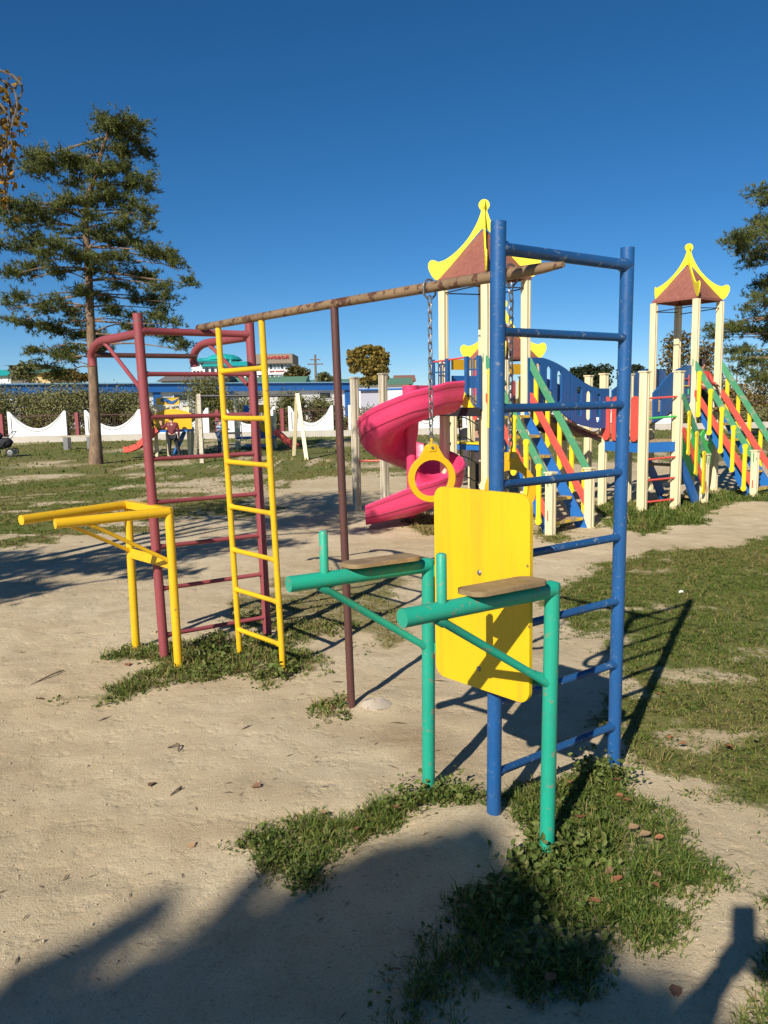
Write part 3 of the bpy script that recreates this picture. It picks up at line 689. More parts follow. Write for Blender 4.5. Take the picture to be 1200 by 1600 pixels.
# ------------------------------------------------------------------ gymnastic rings on chains
def link_mesh():
    P = []
    for k in range(16):
        a = 2 * math.pi * k / 16; P.append((.0085 * math.cos(a), 0, .0115 * math.sin(a) + (.0075 if math.sin(a) > 0.01 else -.0075 if math.sin(a) < -.01 else 0)))
    return MB().tube(P, .0031, 6, False, True).mesh('chain_link', MT['steel'], True)
LK = link_mesh()
def ring_plate():
    out = []
    for k in range(40):
        a = R_(90 - 32 - (296) * k / 39); out.append((.101 * math.cos(a), .101 * math.sin(a)))
    out += [(-.034, .118), (-.027, .135), (-.016, .142), (.016, .142), (.027, .135), (.034, .118)]
    inn = [(.076 * math.cos(2 * math.pi * k / 36), .076 * math.sin(2 * math.pi * k / 36)) for k in range(36)]
    return [out, inn]
beam_d = (beamB - beamA).normalized()
def gym_ring(t, zc, face, label):
    pt = beamA.lerp(beamB, t)
    tg = thing('gymnastic_ring', label, 'gymnastic ring', (pt.x, pt.y, zc), 0, 'gymnastic rings hanging on chains from the beam')
    rm = MB().plate(ring_plate(), .022, Matrix.Rotation(R_(90), 4, 'X')).build('grip_ring', MT['ring'], tg, None, False, False, .006, 2)
    rm.rotation_euler = (0, 0, face)
    cl = MB().box((0, 0, .126), (.036, .029, .032)).box((0, 0, .152), (.012, .01, .03)).build('clamp', MT['ring'], tg, 'yellow clamp at the top of the ring', False, False, .004)
    cl.rotation_euler = (0, 0, face)
    MB().tube([(0, -.019, .128), (0, .019, .128)], .006, 8).build('bolt', MT['steel'], cl)
    z = zc + .172; top = pt.z - .05; nl = int((top - z) / .0295); st_ = (top - z) / nl
    for i in range(nl + 1):
        rep('chain_link', LK, tg, (rnd.uniform(-.001, .001), rnd.uniform(-.001, .001), .172 + i * st_), (0, rnd.uniform(-.1, .1), face * .3 + (R_(90) if i % 2 else 0) + R_(35)))
    pp = Vector((-beam_d.y, beam_d.x, 0)); hk = []
    for k in range(13):
        a = R_(-200 + 220 * k / 12) if False else R_(-15 + 210 * k / 12)
        hk.append(Vector((0, 0, pt.z - zc)) + beam_d * (.034 * math.cos(a)) * 0 + pp * (.033 * math.cos(a)) + Vector((0, 0, .033 * math.sin(a))))
    hk = [Vector((0, 0, top - zc + .004)) + pp * .008] + [hk[0] + Vector((0, 0, -.018))] + hk + [hk[-1] + Vector((0, 0, -.018))] + [Vector((0, 0, top - zc + .004)) - pp * .008]
    MB().tube(hk, .0042, 8, True).build('hook', MT['steel'], tg, None, False, True)
    return tg
gym_ring(.755, 1.222, R_(12), 'yellow gymnastic ring hanging fully in view left of the blue post')
gym_ring(.914, 1.205, R_(14), 'yellow gymnastic ring half hidden behind the blue post')

# ================================================================== BIG WOODEN PLAY STRUCTURE (towers, slide, stairs, wobbly bridges: one bolted complex)
TH = math.atan2(.64, .77)
ps = thing('play_structure', 'big wooden play structure with two pagoda towers, pink spiral slide and colourful stairs', 'play structure', (1.25, 9.72, 0), TH)
E1 = Vector((.77, .64, 0)).normalized(); E2 = Vector((-.64, .77, 0)).normalized(); FO = Vector((1.25, 9.72, 0))
def toL(p): q = Vector(p) - FO; return Vector((q.dot(E1), q.dot(E2), q.z))
def L2(u, v, y=0.0):          # photo measurement -> (x, z) on the structure's plane at depth y
    q = toL(hit(u, v, FO + E2 * y, E2)); return (q.x, q.z)
def post_mesh(h, w=.098, cap=False):
    a = w / 2; c = .012; g = .010; d = .010
    sec = []
    for k in range(4):
        ca, sa = math.cos(k * math.pi / 2), math.sin(k * math.pi / 2)
        for px_, py_ in ((-a + c, -a), (-g, -a), (-g * .4, -a + d), (g * .4, -a + d), (g, -a), (a - c, -a)):
            sec.append((px_ * ca - py_ * sa, px_ * sa + py_ * ca))
    m = MB().plate([sec], h, Matrix.Translation((0, 0, h / 2 - .25)))
    if cap: m.box((0, 0, h - .25 + .008), (w + .014, w + .014, .018))
    return m
PM = {}
def post(x_, y_, top, parent, mat='cream', cap=False, w=.098, name='post', label=None):
    k = (round(top, 2), mat, cap, w)
    if k not in PM: PM[k] = post_mesh(top + .25, w, cap).mesh('wooden_post', MT[mat])
    return rep(name, PM[k], parent, (x_, y_, 0), (0, 0, 0), label)
def fin_outline():
    top = []
    for k in range(15):      # ball finial
        a = R_(-55 + 290 * k / 14); top.append((.068 * math.cos(a), .86 + .068 * math.sin(a)))
    def side(s):
        c = smooth_pts([(.038 , .785, 0), (.085, .66, 0), (.19, .485, 0), (.33, .335, 0), (.47, .235, 0), (.565, .205, 0)], 4)
        c = [(q.x, q.y) for q in c]
        lobe = [(.60, .222), (.635, .232), (.668, .222), (.690, .188), (.692, .14), (.675, .09), (.648, .04), (.615, .0), (.585, -.012), (.555, .0)]
        pts = c + lobe
        inner = [(.30, .275), (.03, .58)]
        return [(s * q[0], q[1]) for q in pts], [(s * q[0], q[1]) for q in inner]
    rs, ri = side(1); ls, li = side(-1)
    # crown down the right edge, back along the roof slope, across, and up the left edge
    return rs + ri + list(reversed(li)) + list(reversed(ls)) + list(reversed(top))[::-1][::-1]
def roof(cx, cy, ez, parent, hgt=.60, sc_=1.0, broken=False):
    base_ = MB()
    e = .40 * sc_
    for (a, b_) in (((-e, -e), (e, -e)), ((e, -e), (e, e)), ((e, e), (-e, e)), ((-e, e), (-e, -e))):
        base_.beam((cx + a[0], cy + a[1], ez - .012), (cx + b_[0], cy + b_[1], ez - .012), .03, .035)
    r_ = base_.build('roof', MT['roof'], parent)
    ap = (cx, cy, ez + hgt * sc_)
    cs_ = [(-e - .012, -e - .012), (e + .012, -e - .012), (e + .012, e + .012), (-e - .012, e + .012)]
    for k in range(4):
        a = cs_[k]; b_ = cs_[(k + 1) % 4]
        A = Vector((cx + a[0], cy + a[1], ez)); B = Vector((cx + b_[0], cy + b_[1], ez)); C = Vector(ap)
        nn = (B - A).cross(C - A).normalized(); t = nn * -.016
        MB().add([A, B, C, A + t, B + t, C + t], [(0, 1, 2), (3, 5, 4), (0, 3, 4, 1), (1, 4, 5, 2), (2, 5, 3, 0)]).build('roof_panel', MT['roof'], r_)
    fo = fin_outline(); fo = [(p[0] * sc_, p[1] * sc_) for p in fo]
    for a in (45, 135):
        fx = Vector((math.cos(R_(a)), math.sin(R_(a)), 0))
        fo2 = [((p[0] if not (broken and a == 135 and p[0] > .50 * sc_) else .50 * sc_ + (p[0] - .5 * sc_) * .25), p[1]) for p in fo]
        MB().plate([fo2], .020 if a == 45 else .0205, frameM(Vector((cx, cy, ez + .012)), fx, (0, 0, 1))).build('ridge_fin', MT['fin'], r_, 'bright yellow curved ridge fin')
    return r_
W = .72
POST_Z = 2.98
def tower(ox, oy, mats=('cream',) * 4, broken=False):
    for (a, b_), mt in zip(((0, 0), (W, 0), (0, W), (W, W)), mats):
        post(ox + a, oy + b_, POST_Z, ps, mt, label='tall tower post')
    roof(ox + W / 2, oy + W / 2, POST_Z + .03, ps, .60, .93 if broken else 1.0, broken)
    for (x_, y_) in ((W / 2, 0), (W / 2, W)):
        MB().tube([(ox + .03, oy + y_, POST_Z - .13), (ox + W - .03, oy + y_, POST_Z - .10)], .008, 6).build('tie_rod', MT['black'], ps)
    for x_ in (0, W):
        MB().tube([(ox + x_, oy + .03, POST_Z - .10), (ox + x_, oy + W - .03, POST_Z - .13)], .008, 6).build('tie_rod', MT['black'], ps)
DK = 1.44
def deck(x0, x1, y0, y1, z, name='deck', n_=5):
    d = MB()
    for (a, b_) in (((x0, y0), (x1, y0)), ((x0, y1), (x1, y1)), ((x0, y0), (x0, y1)), ((x1, y0), (x1, y1))):
        d.beam((*a, z - .055), (*b_, z - .055), .03, .11)
    o = d.build(name, MT['sblue'], ps)
    for k in range(n_):
        xx = x0 + (x1 - x0) * (k + .5) / n_
        MB().box((xx, (y0 + y1) / 2, z + .014), ((x1 - x0) / n_ - .008, y1 - y0 + .02, .026)).build('plank', MT['step'], o)
    return o
tower(0, 0)
deck(.02, W - .02, .05, W - .05, DK)
# ---- stairs
def bone(h, w=.056):
    out = []; r_ = w * .74
    for k in range(13):
        a = R_(-35 + 250 * k / 12); out.append((r_ * math.cos(a), h / 2 - r_ + r_ * math.sin(a)))
    out += [(-w / 2, h / 2 - r_ * 2.0), (-w / 2, -h / 2 + r_ * 2.0)]
    for k in range(13):
        a = R_(145 + 250 * k / 12); out.append((r_ * math.cos(a), -h / 2 + r_ + r_ * math.sin(a)))
    out += [(w / 2, -h / 2 + r_ * 2.0), (w / 2, h / 2 - r_ * 2.0)]
    return out
BONE = MB().plate([bone(.70)], .022).mesh('baluster', MT['bal'])
def rail_board(p0, p1, w, th, side, mat, name, parent, label):
    t = (Vector(p1) - Vector(p0)); L = t.length; t.normalize()
    Mx = frameM((Vector(p0) + Vector(p1)) / 2, t, (0, 0, 1))
    return MB().plate([rrect(L, w, w * .48, 5)], th, Mx).build(name, MT[mat], parent, label, False, False, .004, 1)
def stairs(ox, oy, dirn, wid, run, rise, nst, nb, bmat=BONE, post_top=.70, far=True):
    """dirn: local unit vector pointing downhill; side vector is 90 degrees left of it seen from above"""
    dn = Vector((*dirn, 0)); sd_ = Vector((-dirn[1], dirn[0], 0)); o0 = Vector((ox, oy, 0))
    m_ = MB(); slope = rise / run
    for s in (0.055, wid - .055):
        a = o0 + sd_ * s
        m_.add([a + dn * .03 + Vector((0, 0, rise - .02)), a + dn * (run - .02) + Vector((0, 0, .09)), a + dn * (run + .02) + Vector((0, 0, -.05)), a + dn * (run - .11) + Vector((0, 0, -.05)), a + dn * .03 + Vector((0, 0, rise - .20)),
                a + sd_ * .032 + dn * .03 + Vector((0, 0, rise - .02)), a + sd_ * .032 + dn * (run - .02) + Vector((0, 0, .09)), a + sd_ * .032 + dn * (run + .02) + Vector((0, 0, -.05)), a + sd_ * .032 + dn * (run - .11) + Vector((0, 0, -.05)), a + sd_ * .032 + dn * .03 + Vector((0, 0, rise - .20))],
               [(0, 1, 2, 3, 4), (9, 8, 7, 6, 5), (0, 5, 6, 1), (1, 6, 7, 2), (2, 7, 8, 3), (3, 8, 9, 4), (4, 9, 5, 0)])
    st_ = m_.build('staircase', MT['sblue'], ps, 'staircase with blue stringers')
    for k in range(nst):
        t = (k + .6) / nst; c = o0 + sd_ * (wid / 2) + dn * (run * (1 - t)) + Vector((0, 0, rise * t - .03))
        Mx = frameM(c, sd_, dn)
        MB().box((0, 0, 0), (wid - .15, .13, .03), Mx).build('step', MT['step'], st_)
        MB().box((0, .068, 0), (wid - .16, .008, .034), Mx).build('step_edge', MT['stepedge'], st_, 'yellow painted step edge')
    for s, sg in (((0.0, -1), (wid, 1)) if far else ((0.0, -1),)):
        pb_ = o0 + sd_ * s + dn * run
        post(pb_.x, pb_.y, post_top, ps, 'cream', True, label='short stair post')
        a = o0 + sd_ * (s + sg * .012)
        off = sd_ * (sg * .036)
        for zt, mt, nm, e0, e1 in ((.60, 'sgreen', 'handrail', -.02, 1.03), (.20, 'sred', 'side_rail', .03, 1.02)):
            p1 = a + off * .6 + dn * (run * e0) + Vector((0, 0, rise * (1 - e0) + zt)); p0 = a + off * .6 + dn * (run * e1) + Vector((0, 0, rise * (1 - e1) + zt))
            rail_board(p0, p1, .085, .028, sd_, mt, nm, st_, ('green' if nm == 'handrail' else 'coral red') + ' sloping rail board')
        for k in range(nb):
            t = (k + .65) / (nb + .3)
            c = a + off * 1.35 + dn * (run * t) + Vector((0, 0, rise * (1 - t) + .28))
            ang = math.atan2(dn.y, dn.x)
            o = rep('baluster', bmat, st_, c, (R_(90), 0, ang))
    return st_
stairs(0, 0, (0, -1), W, .98, DK, 6, 5)
# ---- arched metal railing beside the slide mouth
def arch_rail(x_, y0, y1, z0, z1, label):
    m_ = MB()
    for yy in (y0, y1): m_.beam((x_, yy, z0 - .05), (x_, yy, z1), .045, .045, (1, 0, 0))
    o = m_.build('railing', MT['blue'], ps, label)
    nb = 2; wd = abs(y1 - y0) / nb
    for k in range(nb):
        yc = min(y0, y1) + wd * (k + .5); r_ = wd * .32
        arc = [(x_, yc - r_, z0)] + [(x_, yc - r_ * math.cos(R_(a)), z1 - .03 - r_ + r_ * math.sin(R_(a))) for a in range(0, 181, 20)] + [(x_, yc + r_, z0)]
        MB().tube(arc, .0085, 8, True).build('arch_bar', MT['blue'], o)
    for zz in (z0, z1 - .16):
        MB().tube([(x_, y0, zz), (x_, y1, zz)], .0085, 8).build('cross_rail', MT['blue'], o)
    return o
arch_rail(-.10, .02, .22, DK + .03, DK + .61, 'blue arched metal railing right of the slide mouth')
arch_rail(-.10, .55, .82, DK + .12, DK + .60, 'blue arched metal railing left of the slide mouth')
MB().tube([(-.10, .22, DK + .60), (-.10, .82, DK + .57)], .011, 8).build('hand_bar', MT['sred'], ps, 'thin red bar over the slide mouth')
d = MB(); d.beam((-.12, .0, DK - .05), (-.12, .82, DK - .05), .04, .10); d.beam((-.12, .05, DK - .03), (.02, .05, DK - .03), .04, .05); d.beam((-.12, .75, DK - .03), (.02, .75, DK - .03), .04, .05)
d.build('landing', MT['black'], ps, 'dark landing beam under the slide mouth')
MB().plate([[(0, 0), (.17, 0), (0, .20)]], .02, frameM(Vector((-.145, .235, DK + .0)), (0, -1, 0), (0, 0, 1))).build('corner_bracket', MT['bal'], ps, 'yellow triangular corner bracket')
# ---- spiral slide
SC = Vector((-.56, .35 + .38, 0))
def sl_h(t):  # t: degrees turned, floor height of the trough
    return float(np.interp(t, [0, 40, 130, 220, 310, 400, 430], [1.425, 1.33, .96, .70, .47, .24, .17]))
# the mouth starts at the landing and runs towards -x; then the trough turns right round the central pole
def slide_mesh(prof, cap_ends=False):
    rows = []
    def row(orig, nrm, z):      # orig: axis point, nrm: outward direction
        return [tuple(orig + nrm * r_ + Vector((0, 0, z + h))) for r_, h in prof]
    n0 = Vector((0, -1, 0))
    for s in (.27, .18, .09, .0):
        rows.append(row(SC + Vector((s, 0, 0)), n0, 1.44 - .015 * (1 - s / .27)))
    for k in range(1, 97):
        t = 400 * k / 96; a = R_(-90 - t); nrm = Vector((math.cos(a), math.sin(a), 0)); rows.append(row(SC, nrm, sl_h(t)))
    a = R_(-90 - 400); nrm = Vector((math.cos(a), math.sin(a), 0)); tg_ = Vector((math.sin(a), -math.cos(a), 0))
    for s in (.10, .20, .30, .40, .50, .57):
        q_ = max(0.0, (s - .40) / .17)
    rows.append([tuple(SC + tg_ * s + nrm * (.36 + (r_ - .36) * (1 - .22 * q_ ** 2)) + Vector((0, 0, .24 - .22 * s + h * (1 - .55 * q_ ** 1.5 * .6)))) for r_, h in prof])
    v = [p for r_ in rows for p in r_]; m_ = len(prof); f = []
    for i in range(len(rows) - 1):
        for k in range(m_ - 1):
            f.append((i * m_ + k, i * m_ + k + 1, (i + 1) * m_ + k + 1, (i + 1) * m_ + k))
    return v, f, rows
prof = [(.055, .20), (.075, .16), (.12, .09), (.20, .035), (.30, .0), (.42, -.005), (.50, .03), (.56, .09), (.595, .18), (.608, .28), (.625, .312), (.650, .318), (.664, .298), (.658, .262), (.650, .25), (.652, .18), (.628, .08), (.575, .0), (.50, -.05), (.40, -.075), (.28, -.07), (.17, -.02), (.10, .05), (.058, .13)]
v, f, rows = slide_mesh(prof)
mm = len(prof)
f += [tuple(reversed(range(mm)))] + [tuple((len(rows) - 1) * mm + k for k in range(mm))]
sl = MB().add(v, f).build('spiral_slide', MT['pink'], ps, 'pink plastic spiral slide', False, True)
for k_ in (14, 16):     # moulded seams along the outer wall
    nout = 1.004
    path = [Vector(r_[k_]) for r_ in rows]
    MB().tube(path, .0055, 5).build('seam', MT['pinkdark'], sl, 'dark moulded seam')
MB().tube([SC + Vector((0, 0, -.2)), SC + Vector((0, 0, 1.02)), SC + Vector((0, 0, 1.12)), SC + Vector((0, 0, 1.3)), SC + Vector((0, 0, 1.72))], [.062, .062, .085, .1, .1], 20).build('centre_pole', MT['pink'], sl, None, False, True)
MB().plate([rrect(.52, .20, .05)], .03, frameM(SC + Vector((.26, .02, 1.62)), (1, 0, 0), (0, 0, 1))).build('inner_guard', MT['pink'], sl)
# ---- low rung bars left of the slide
q0, q1 = toL((-.38, 11.37, 0)), toL((.02, 11.25, 0))
post(q0.x, q0.y, 1.86, ps, 'grey', True, .10, label='weathered post left of the slide'); post(q1.x, q1.y, 1.90, ps, 'grey', True, .10, label='weathered post behind the slide')
for z, mt in ((.70, 'sred'), (1.02, 'sgreen'), (1.32, 'sred')):
    MB().tube([(q0.x, q0.y, z), (q1.x, q1.y, z + .01)], .014, 8).build('rung', MT[mt], ps, 'thin rung between two weathered posts')
# ---- wavy bridge walls
def capsule(cx, z0, z1, w, n_=6):
    r_ = w / 2; out = []
    for k in range(n_ + 1): a = math.pi * k / n_; out.append((cx + r_ * math.cos(a), z1 - r_ + r_ * math.sin(a)))
    for k in range(n_ + 1): a = math.pi + math.pi * k / n_; out.append((cx + r_ * math.cos(a), z0 + r_ + r_ * math.sin(a)))
    return out
def wall(pts_top, pts_bot, slots, y_, label, th=.024, shift=(0, 0)):
    T_ = smooth_pts([(*L2(u + shift[0], v + shift[1], y_), 0) for u, v in pts_top], 4); B_ = smooth_pts([(*L2(u + shift[0], v + shift[1], y_), 0) for u, v in pts_bot], 4)
    out = [(p.x, p.y) for p in B_] + [(p.x, p.y) for p in reversed(T_)]
    hl = []; rims = []
    for (u, v0, v1, w_) in slots:
        a = L2(u, v0, y_); c = L2(u, v1, y_); wd = abs(L2(u + w_, v0, y_)[0] - a[0]); cp = capsule((a[0] + c[0]) / 2, c[1], a[1], wd); hl.append(cp); rims.append(cp)
    Mx = Matrix(((1, 0, 0, 0), (0, 0, -1, y_), (0, 1, 0, 0), (0, 0, 0, 1)))
    o = MB().plate([out] + hl, th, Mx).build('bridge_wall', MT['dblue'], ps, label, False, False, .003, 1)
    return o
wall([(824, 559), (846, 559), (866, 566), (883, 576), (890.5, 583)], [(824, 640), (846, 634), (866, 640), (883, 650), (890.5, 656)], [(840, 567, 604, 7), (857, 572, 609, 7), (873, 579, 629, 7)], -.045, 'upper deep blue wavy bridge wall with arched slots')
wall([(892, 584), (902, 591), (915, 599), (930, 606), (951, 607)], [(892, 657), (902, 662), (915, 666), (930, 669), (951, 669)], [(904, 604, 651, 7.5), (919, 610.5, 657, 7.5), (934, 615, 660, 6.5)], -.045, 'lower deep blue wavy bridge wall with arched slots')
wall([(826, 585), (850, 590), (880, 604), (905, 615), (935, 618)], [(826, 640), (850, 642), (880, 648), (905, 652), (935, 652)], [], W + .02, 'far deep blue bridge wall')
m_ = MB()
nb = 11
bd_ = MB(); bd_.beam((W + .03, .04, DK - .03), (2.40, .04, .93), .03, .05); bd_.beam((W + .03, W - .04, DK - .03), (2.40, W - .04, .93), .03, .05)
bdo = bd_.build('bridge_deck', MT['black'], ps, 'dark sloping bridge deck')
for k in range(nb):
    t = (k + .5) / nb; xx = W + .05 + t * 1.62; zz = DK + (.96 - DK) * t
    MB().box((0, 0, 0), (.12, W - .02, .03), Matrix.Translation((xx, W / 2, zz + .015)) @ Matrix.Rotation(.29, 4, 'Y')).build('plank', MT['step'], bdo)
# ---- low platform with red panels and rung ladder
c1 = [(2.42, .03), toL((3.44, 10.62, 0)).to_tuple()[:2], toL((3.95, 10.80, 0)).to_tuple()[:2], (3.02, .02)]
PT = 1.84
post(*c1[0], PT, ps, 'cream', True, label='post behind the lower bridge wall'); post(*c1[1], PT, ps, 'cream', True, .11, label='front post of the low platform'); post(*c1[2], PT, ps, 'cream', True, .11, label='right post of the low platform'); post(*c1[3], PT, ps, 'cream', True, label='back post of the low platform')
post(2.42, W, PT, ps, 'cream', True); post(3.02, W, PT, ps, 'cream', True); post(2.2, 1.3, PT, ps, 'cream', True)
zl = .93
Q = [Vector((*c, 0)) for c in c1]
pl = MB()
for i in range(4): pl.beam(Q[i] + Vector((0, 0, zl - .075)), Q[(i + 1) % 4] + Vector((0, 0, zl - .075)), .036, .13)
pl = pl.build('low_platform', MT['sblue'], ps, 'low platform with blue edge boards')
for k in range(6):
    a = Q[0].lerp(Q[1], (k + .5) / 6); b_ = Q[3].lerp(Q[2], (k + .5) / 6); MB().beam(a + Vector((0, 0, zl + .006)), b_ + Vector((0, 0, zl + .006)), .115, .028).build('plank', MT['step'], pl)
e01 = (Q[1] - Q[0]).normalized(); n01 = Vector((e01.y, -e01.x, 0)); 
if n01.x > 0: n01 = -n01
L01 = (Q[1] - Q[0]).length
for zz in (zl + .13, zl + .47):
    MB().beam(Q[0] + Vector((0, 0, zz)), Q[1] + Vector((0, 0, zz)), .03, .06).build('back_rail', MT['grey'], ps)
for k in range(4):
    c = Q[0] + e01 * (L01 * (.13 + .235 * k)) + n01 * .035 + Vector((0, 0, zl + .305))
    MB().plate([rrect(.135, .60, .0665, 7)], .024, frameM(c, e01, (0, 0, 1))).build('red_panel', MT['sred'], ps, 'coral red rounded upright panel', False, False, .004, 1)
for z, mt in ((.13, 'sred'), (.42, 'sred'), (.70, 'sred'), (1.24, 'lime'), (1.50, 'sred')):
    MB().tube([Q[1] + Vector((0, -.03, z)), Q[2] + Vector((0, -.03, z + .02))], .0135, 8).build('rung', MT[mt], ps, ('green' if mt == 'lime' else 'red') + ' rung of the platform ladder')
# ---- shaded side stairs from the low platform
sgy = Q[2].y - .02
GB = MB().plate([bone(.60, .05)], .022).mesh('baluster', MT['bal'])
stairs(Q[2].x + .02, sgy, (1, 0), .62, .70, zl, 4, 3, GB, .70, False)
# ---- right tower
CX, CY = 4.54, -.12
tower(CX, CY, ('cream',) * 4, True)
deck(CX + .02, CX + W - .02, CY + .05, CY + W - .05, DK)
stairs(CX, CY, (0, -1), W + .03, 1.0, DK, 6, 5)
wall([(1020, 614), (1032, 601), (1045, 586), (1060, 576), (1082, 570)], [(1020, 660), (1032, 655), (1045, 645), (1060, 634), (1082, 626)], [(1030, 622, 648, 5)], -.09, 'deep blue bridge wall rising to the right tower')
wall([(956, 610), (972, 598), (990, 584), (1006, 577), (1024, 576), (1040, 580)], [(956, 640), (972, 640), (990, 640), (1006, 640), (1024, 640), (1040, 640)], [], W - .02, 'far deep blue bridge wall behind the low platform')
bd_ = MB(); bd_.beam((3.05, .04, .95), (CX, .0, DK - .03), .03, .05); bd_.beam((3.05, W - .04, .95), (CX, W - .08, DK - .03), .03, .05)
bdo = bd_.build('bridge_deck', MT['black'], ps, 'dark rising bridge deck')
for k in range(10):
    t = (k + .5) / 10; MB().box((0, 0, 0), (.12, W - .08, .03), Matrix.Translation((3.07 + t * 1.44, W / 2 - .03, .965 + (DK - .95) * t)) @ Matrix.Rotation(-.3, 4, 'Y')).build('plank', MT['step'], bdo)
# ---- green creature panel with two round eyes under the right tower
pan = L2
def disc(cx, cz, r_, n_=18): return [(cx + r_ * math.cos(2 * math.pi * k / n_), cz + r_ * math.sin(2 * math.pi * k / n_)) for k in range(n_)]
yf = sgy + .66
def PX_(l): return [L2(u, v, yf) for u, v in l]
Mx = Matrix(((1, 0, 0, 0), (0, 0, -1, yf), (0, 1, 0, 0), (0, 0, 0, 1)))
head = PX_([(1064, 742), (1060, 715), (1062, 690), (1066, 676), (1072, 669), (1080, 670), (1086, 678), (1088, 690), (1092, 690), (1095, 678), (1100, 671), (1107, 672), (1114, 679), (1117, 690), (1113, 700), (1110, 712), (1108, 728), (1104, 745)])
fp = MB().plate([list(reversed(head))], .025, Mx).build('creature_panel', MT['lime'], ps, 'lime green cut-out panel with two round eyes')
for (u, v) in ((1075.5, 682), (1103.5, 682.5)):
    c = L2(u, v, yf); Me = Matrix(((1, 0, 0, 0), (0, 0, -1, yf - .017), (0, 1, 0, 0), (0, 0, 0, 1))); Mp = Matrix(((1, 0, 0, 0), (0, 0, -1, yf - .0235), (0, 1, 0, 0), (0, 0, 0, 1)))
    MB().plate([disc(*c, .062)], .009, Me).build('eye', MT['white'], fp); MB().plate([disc(c[0] - .004, c[1], .022)], .006, Mp).build('pupil', MT['black'], fp)
# ---- maze board with coloured strips beside the right tower
for (u0, v0, u1, v1, mt) in ((1066, 592, 1074, 592, 'sred'), (1074, 586, 1074, 603, 'sred'), (1066, 603, 1074, 603, 'bal'), (1073, 608, 1073, 616, 'lime'), (1066, 622, 1074, 620, 'steel')):
    a = L2(u0, v0, -.09); c = L2(u1, v1, -.09); MB().tube([(a[0], -.115, a[1]), (c[0], -.115, c[1])], .009, 6).build('maze_strip', MT[mt], ps)
for z_, hh_, mt in ((1.98, .13, 'ring'), (1.76, .16, 'sblue'), (1.52, .14, 'ring')): MB().box((W * .55, W + .03, z_), (W * .62, .022, hh_)).build('back_board', MT[mt], ps, 'coloured board closing the back of the left tower')

# ================================================================== SMALL PAGODA HOUSE BEHIND
ph_ = thing('play_house', 'low play house with pagoda roof and slatted coloured walls behind the spiral slide', 'play house', (1.90, 12.5, 0), TH)
_ps, ps = ps, ph_
for a, b_ in ((0, 0), (W, 0), (0, W), (W, W)): post(a, b_, 2.12, ph_)
roof(W / 2, W / 2, 2.16, ph_, .60, .98)
deck(.02, W - .02, .05, W - .05, .80)
for k, mt in enumerate(('sred', 'bal', 'bal', 'sred')):
    MB().plate([rrect(.085, .80, .042, 5)], .02, frameM(Vector((-.045, .14 + .15 * k, 1.60)), (0, -1, 0), (0, 0, 1))).build('wall_slat', MT[mt], ph_, ('red' if mt == 'sred' else 'yellow') + ' upright wall slat')
    MB().plate([rrect(.085, .62, .042, 5)], .02, frameM(Vector((.14 + .15 * k, -.045, 1.5)), (1, 0, 0), (0, 0, 1))).build('wall_slat', MT[mt], ph_)
for z in (1.78, 1.40):
    MB().plate([rrect(W + .14, .085, .04, 5)], .022, frameM(Vector((-.068, W / 2, z)), (0, -1, 0), (0, 0, 1))).build('wall_rail', MT['sgreen'], ph_)
MB().box((W / 2, -.05, 1.98), (W - .1, .022, .16)).build('name_board', MT['ring'], ph_, 'plain yellow board under the eaves')
b_ = MB().box((-.30, .35, .86), (.34, .9, .028)).build('bench', MT['bal'], ph_, 'bench with yellow top and blue apron')
MB().box((-.30, .35, .80), (.30, .86, .09)).build('apron', MT['sblue'], b_)
for yy in (0, .7): MB().box((-.30, yy, .36), (.08, .08, .80)).build('bench_leg', MT['cream'], b_)
ps = _ps
# thin black and red climbing hoops between the posts under the tower
for k, (u, v, w_) in enumerate(((703, 690, 12), (706, 715, 10), (735, 640, 6))):
    pass
net = thing('climbing_net', 'dark rope climbing net with a red edge post between the towers', 'climbing net', (D(708, 700, 12.2).x, 12.2, 0), TH)
post(0, 0, 1.4, net, 'cream'); MB().tube([(-.12, .0, -.1), (-.12, 0, 1.42)], .02, 8).build('edge_post', MT['sred'], net, 'red edge post')
rp = MB()
for k in range(4):
    z = .25 + .3 * k; rp.tube(smooth_pts([(-.12, 0, z), (.2, .02, z + .12), (.55, 0, z - .02)], 5), .010, 6)
for xx in (.12, .36): rp.tube(smooth_pts([(xx, 0, .2), (xx + .06, .02, .7), (xx, 0, 1.3)], 5), .010, 6)
rp.build('rope', MT['rubber'], net, None, False, True)

# ================================================================== TREES
MT['pine'] = foliage('pine_needles', [(0.0, (0.030, 0.045, 0.012)), (0.45, (0.085, 0.105, 0.026)), (1.0, (0.18, 0.185, 0.05))], 0.12)
MT['birch'] = foliage('autumn_birch_leaf', [(0.0, (0.06, 0.055, 0.012)), (0.5, (0.22, 0.13, 0.02)), (1.0, (0.50, 0.27, 0.035))], 0.4)
MT['olive'] = foliage('olive_shrub_leaf', [(0.0, (0.095, 0.105, 0.034)), (0.5, (0.175, 0.175, 0.062)), (1.0, (0.29, 0.265, 0.12))], 0.2)
MT['autumn'] = foliage('golden_tree_leaf', [(0.0, (0.055, 0.06, 0.018)), (0.5, (0.17, 0.115, 0.03)), (1.0, (0.33, 0.185, 0.05))], 0.25)
MT['golden'] = foliage('golden_green_leaf', [(0.0, (0.08, 0.085, 0.022)), (0.5, (0.22, 0.17, 0.04)), (1.0, (0.40, 0.28, 0.07))], 0.3)
MT['dkpine'] = foliage('far_pine_needles', [(0.0, (0.018, 0.03, 0.014)), (1.0, (0.06, 0.075, 0.03))], 0.1)
MT['bark'] = wood('pine_bark', (0.25, 0.165, 0.10), (0.10, 0.06, 0.04), (9, 9, 3), 0.9, 0.9)
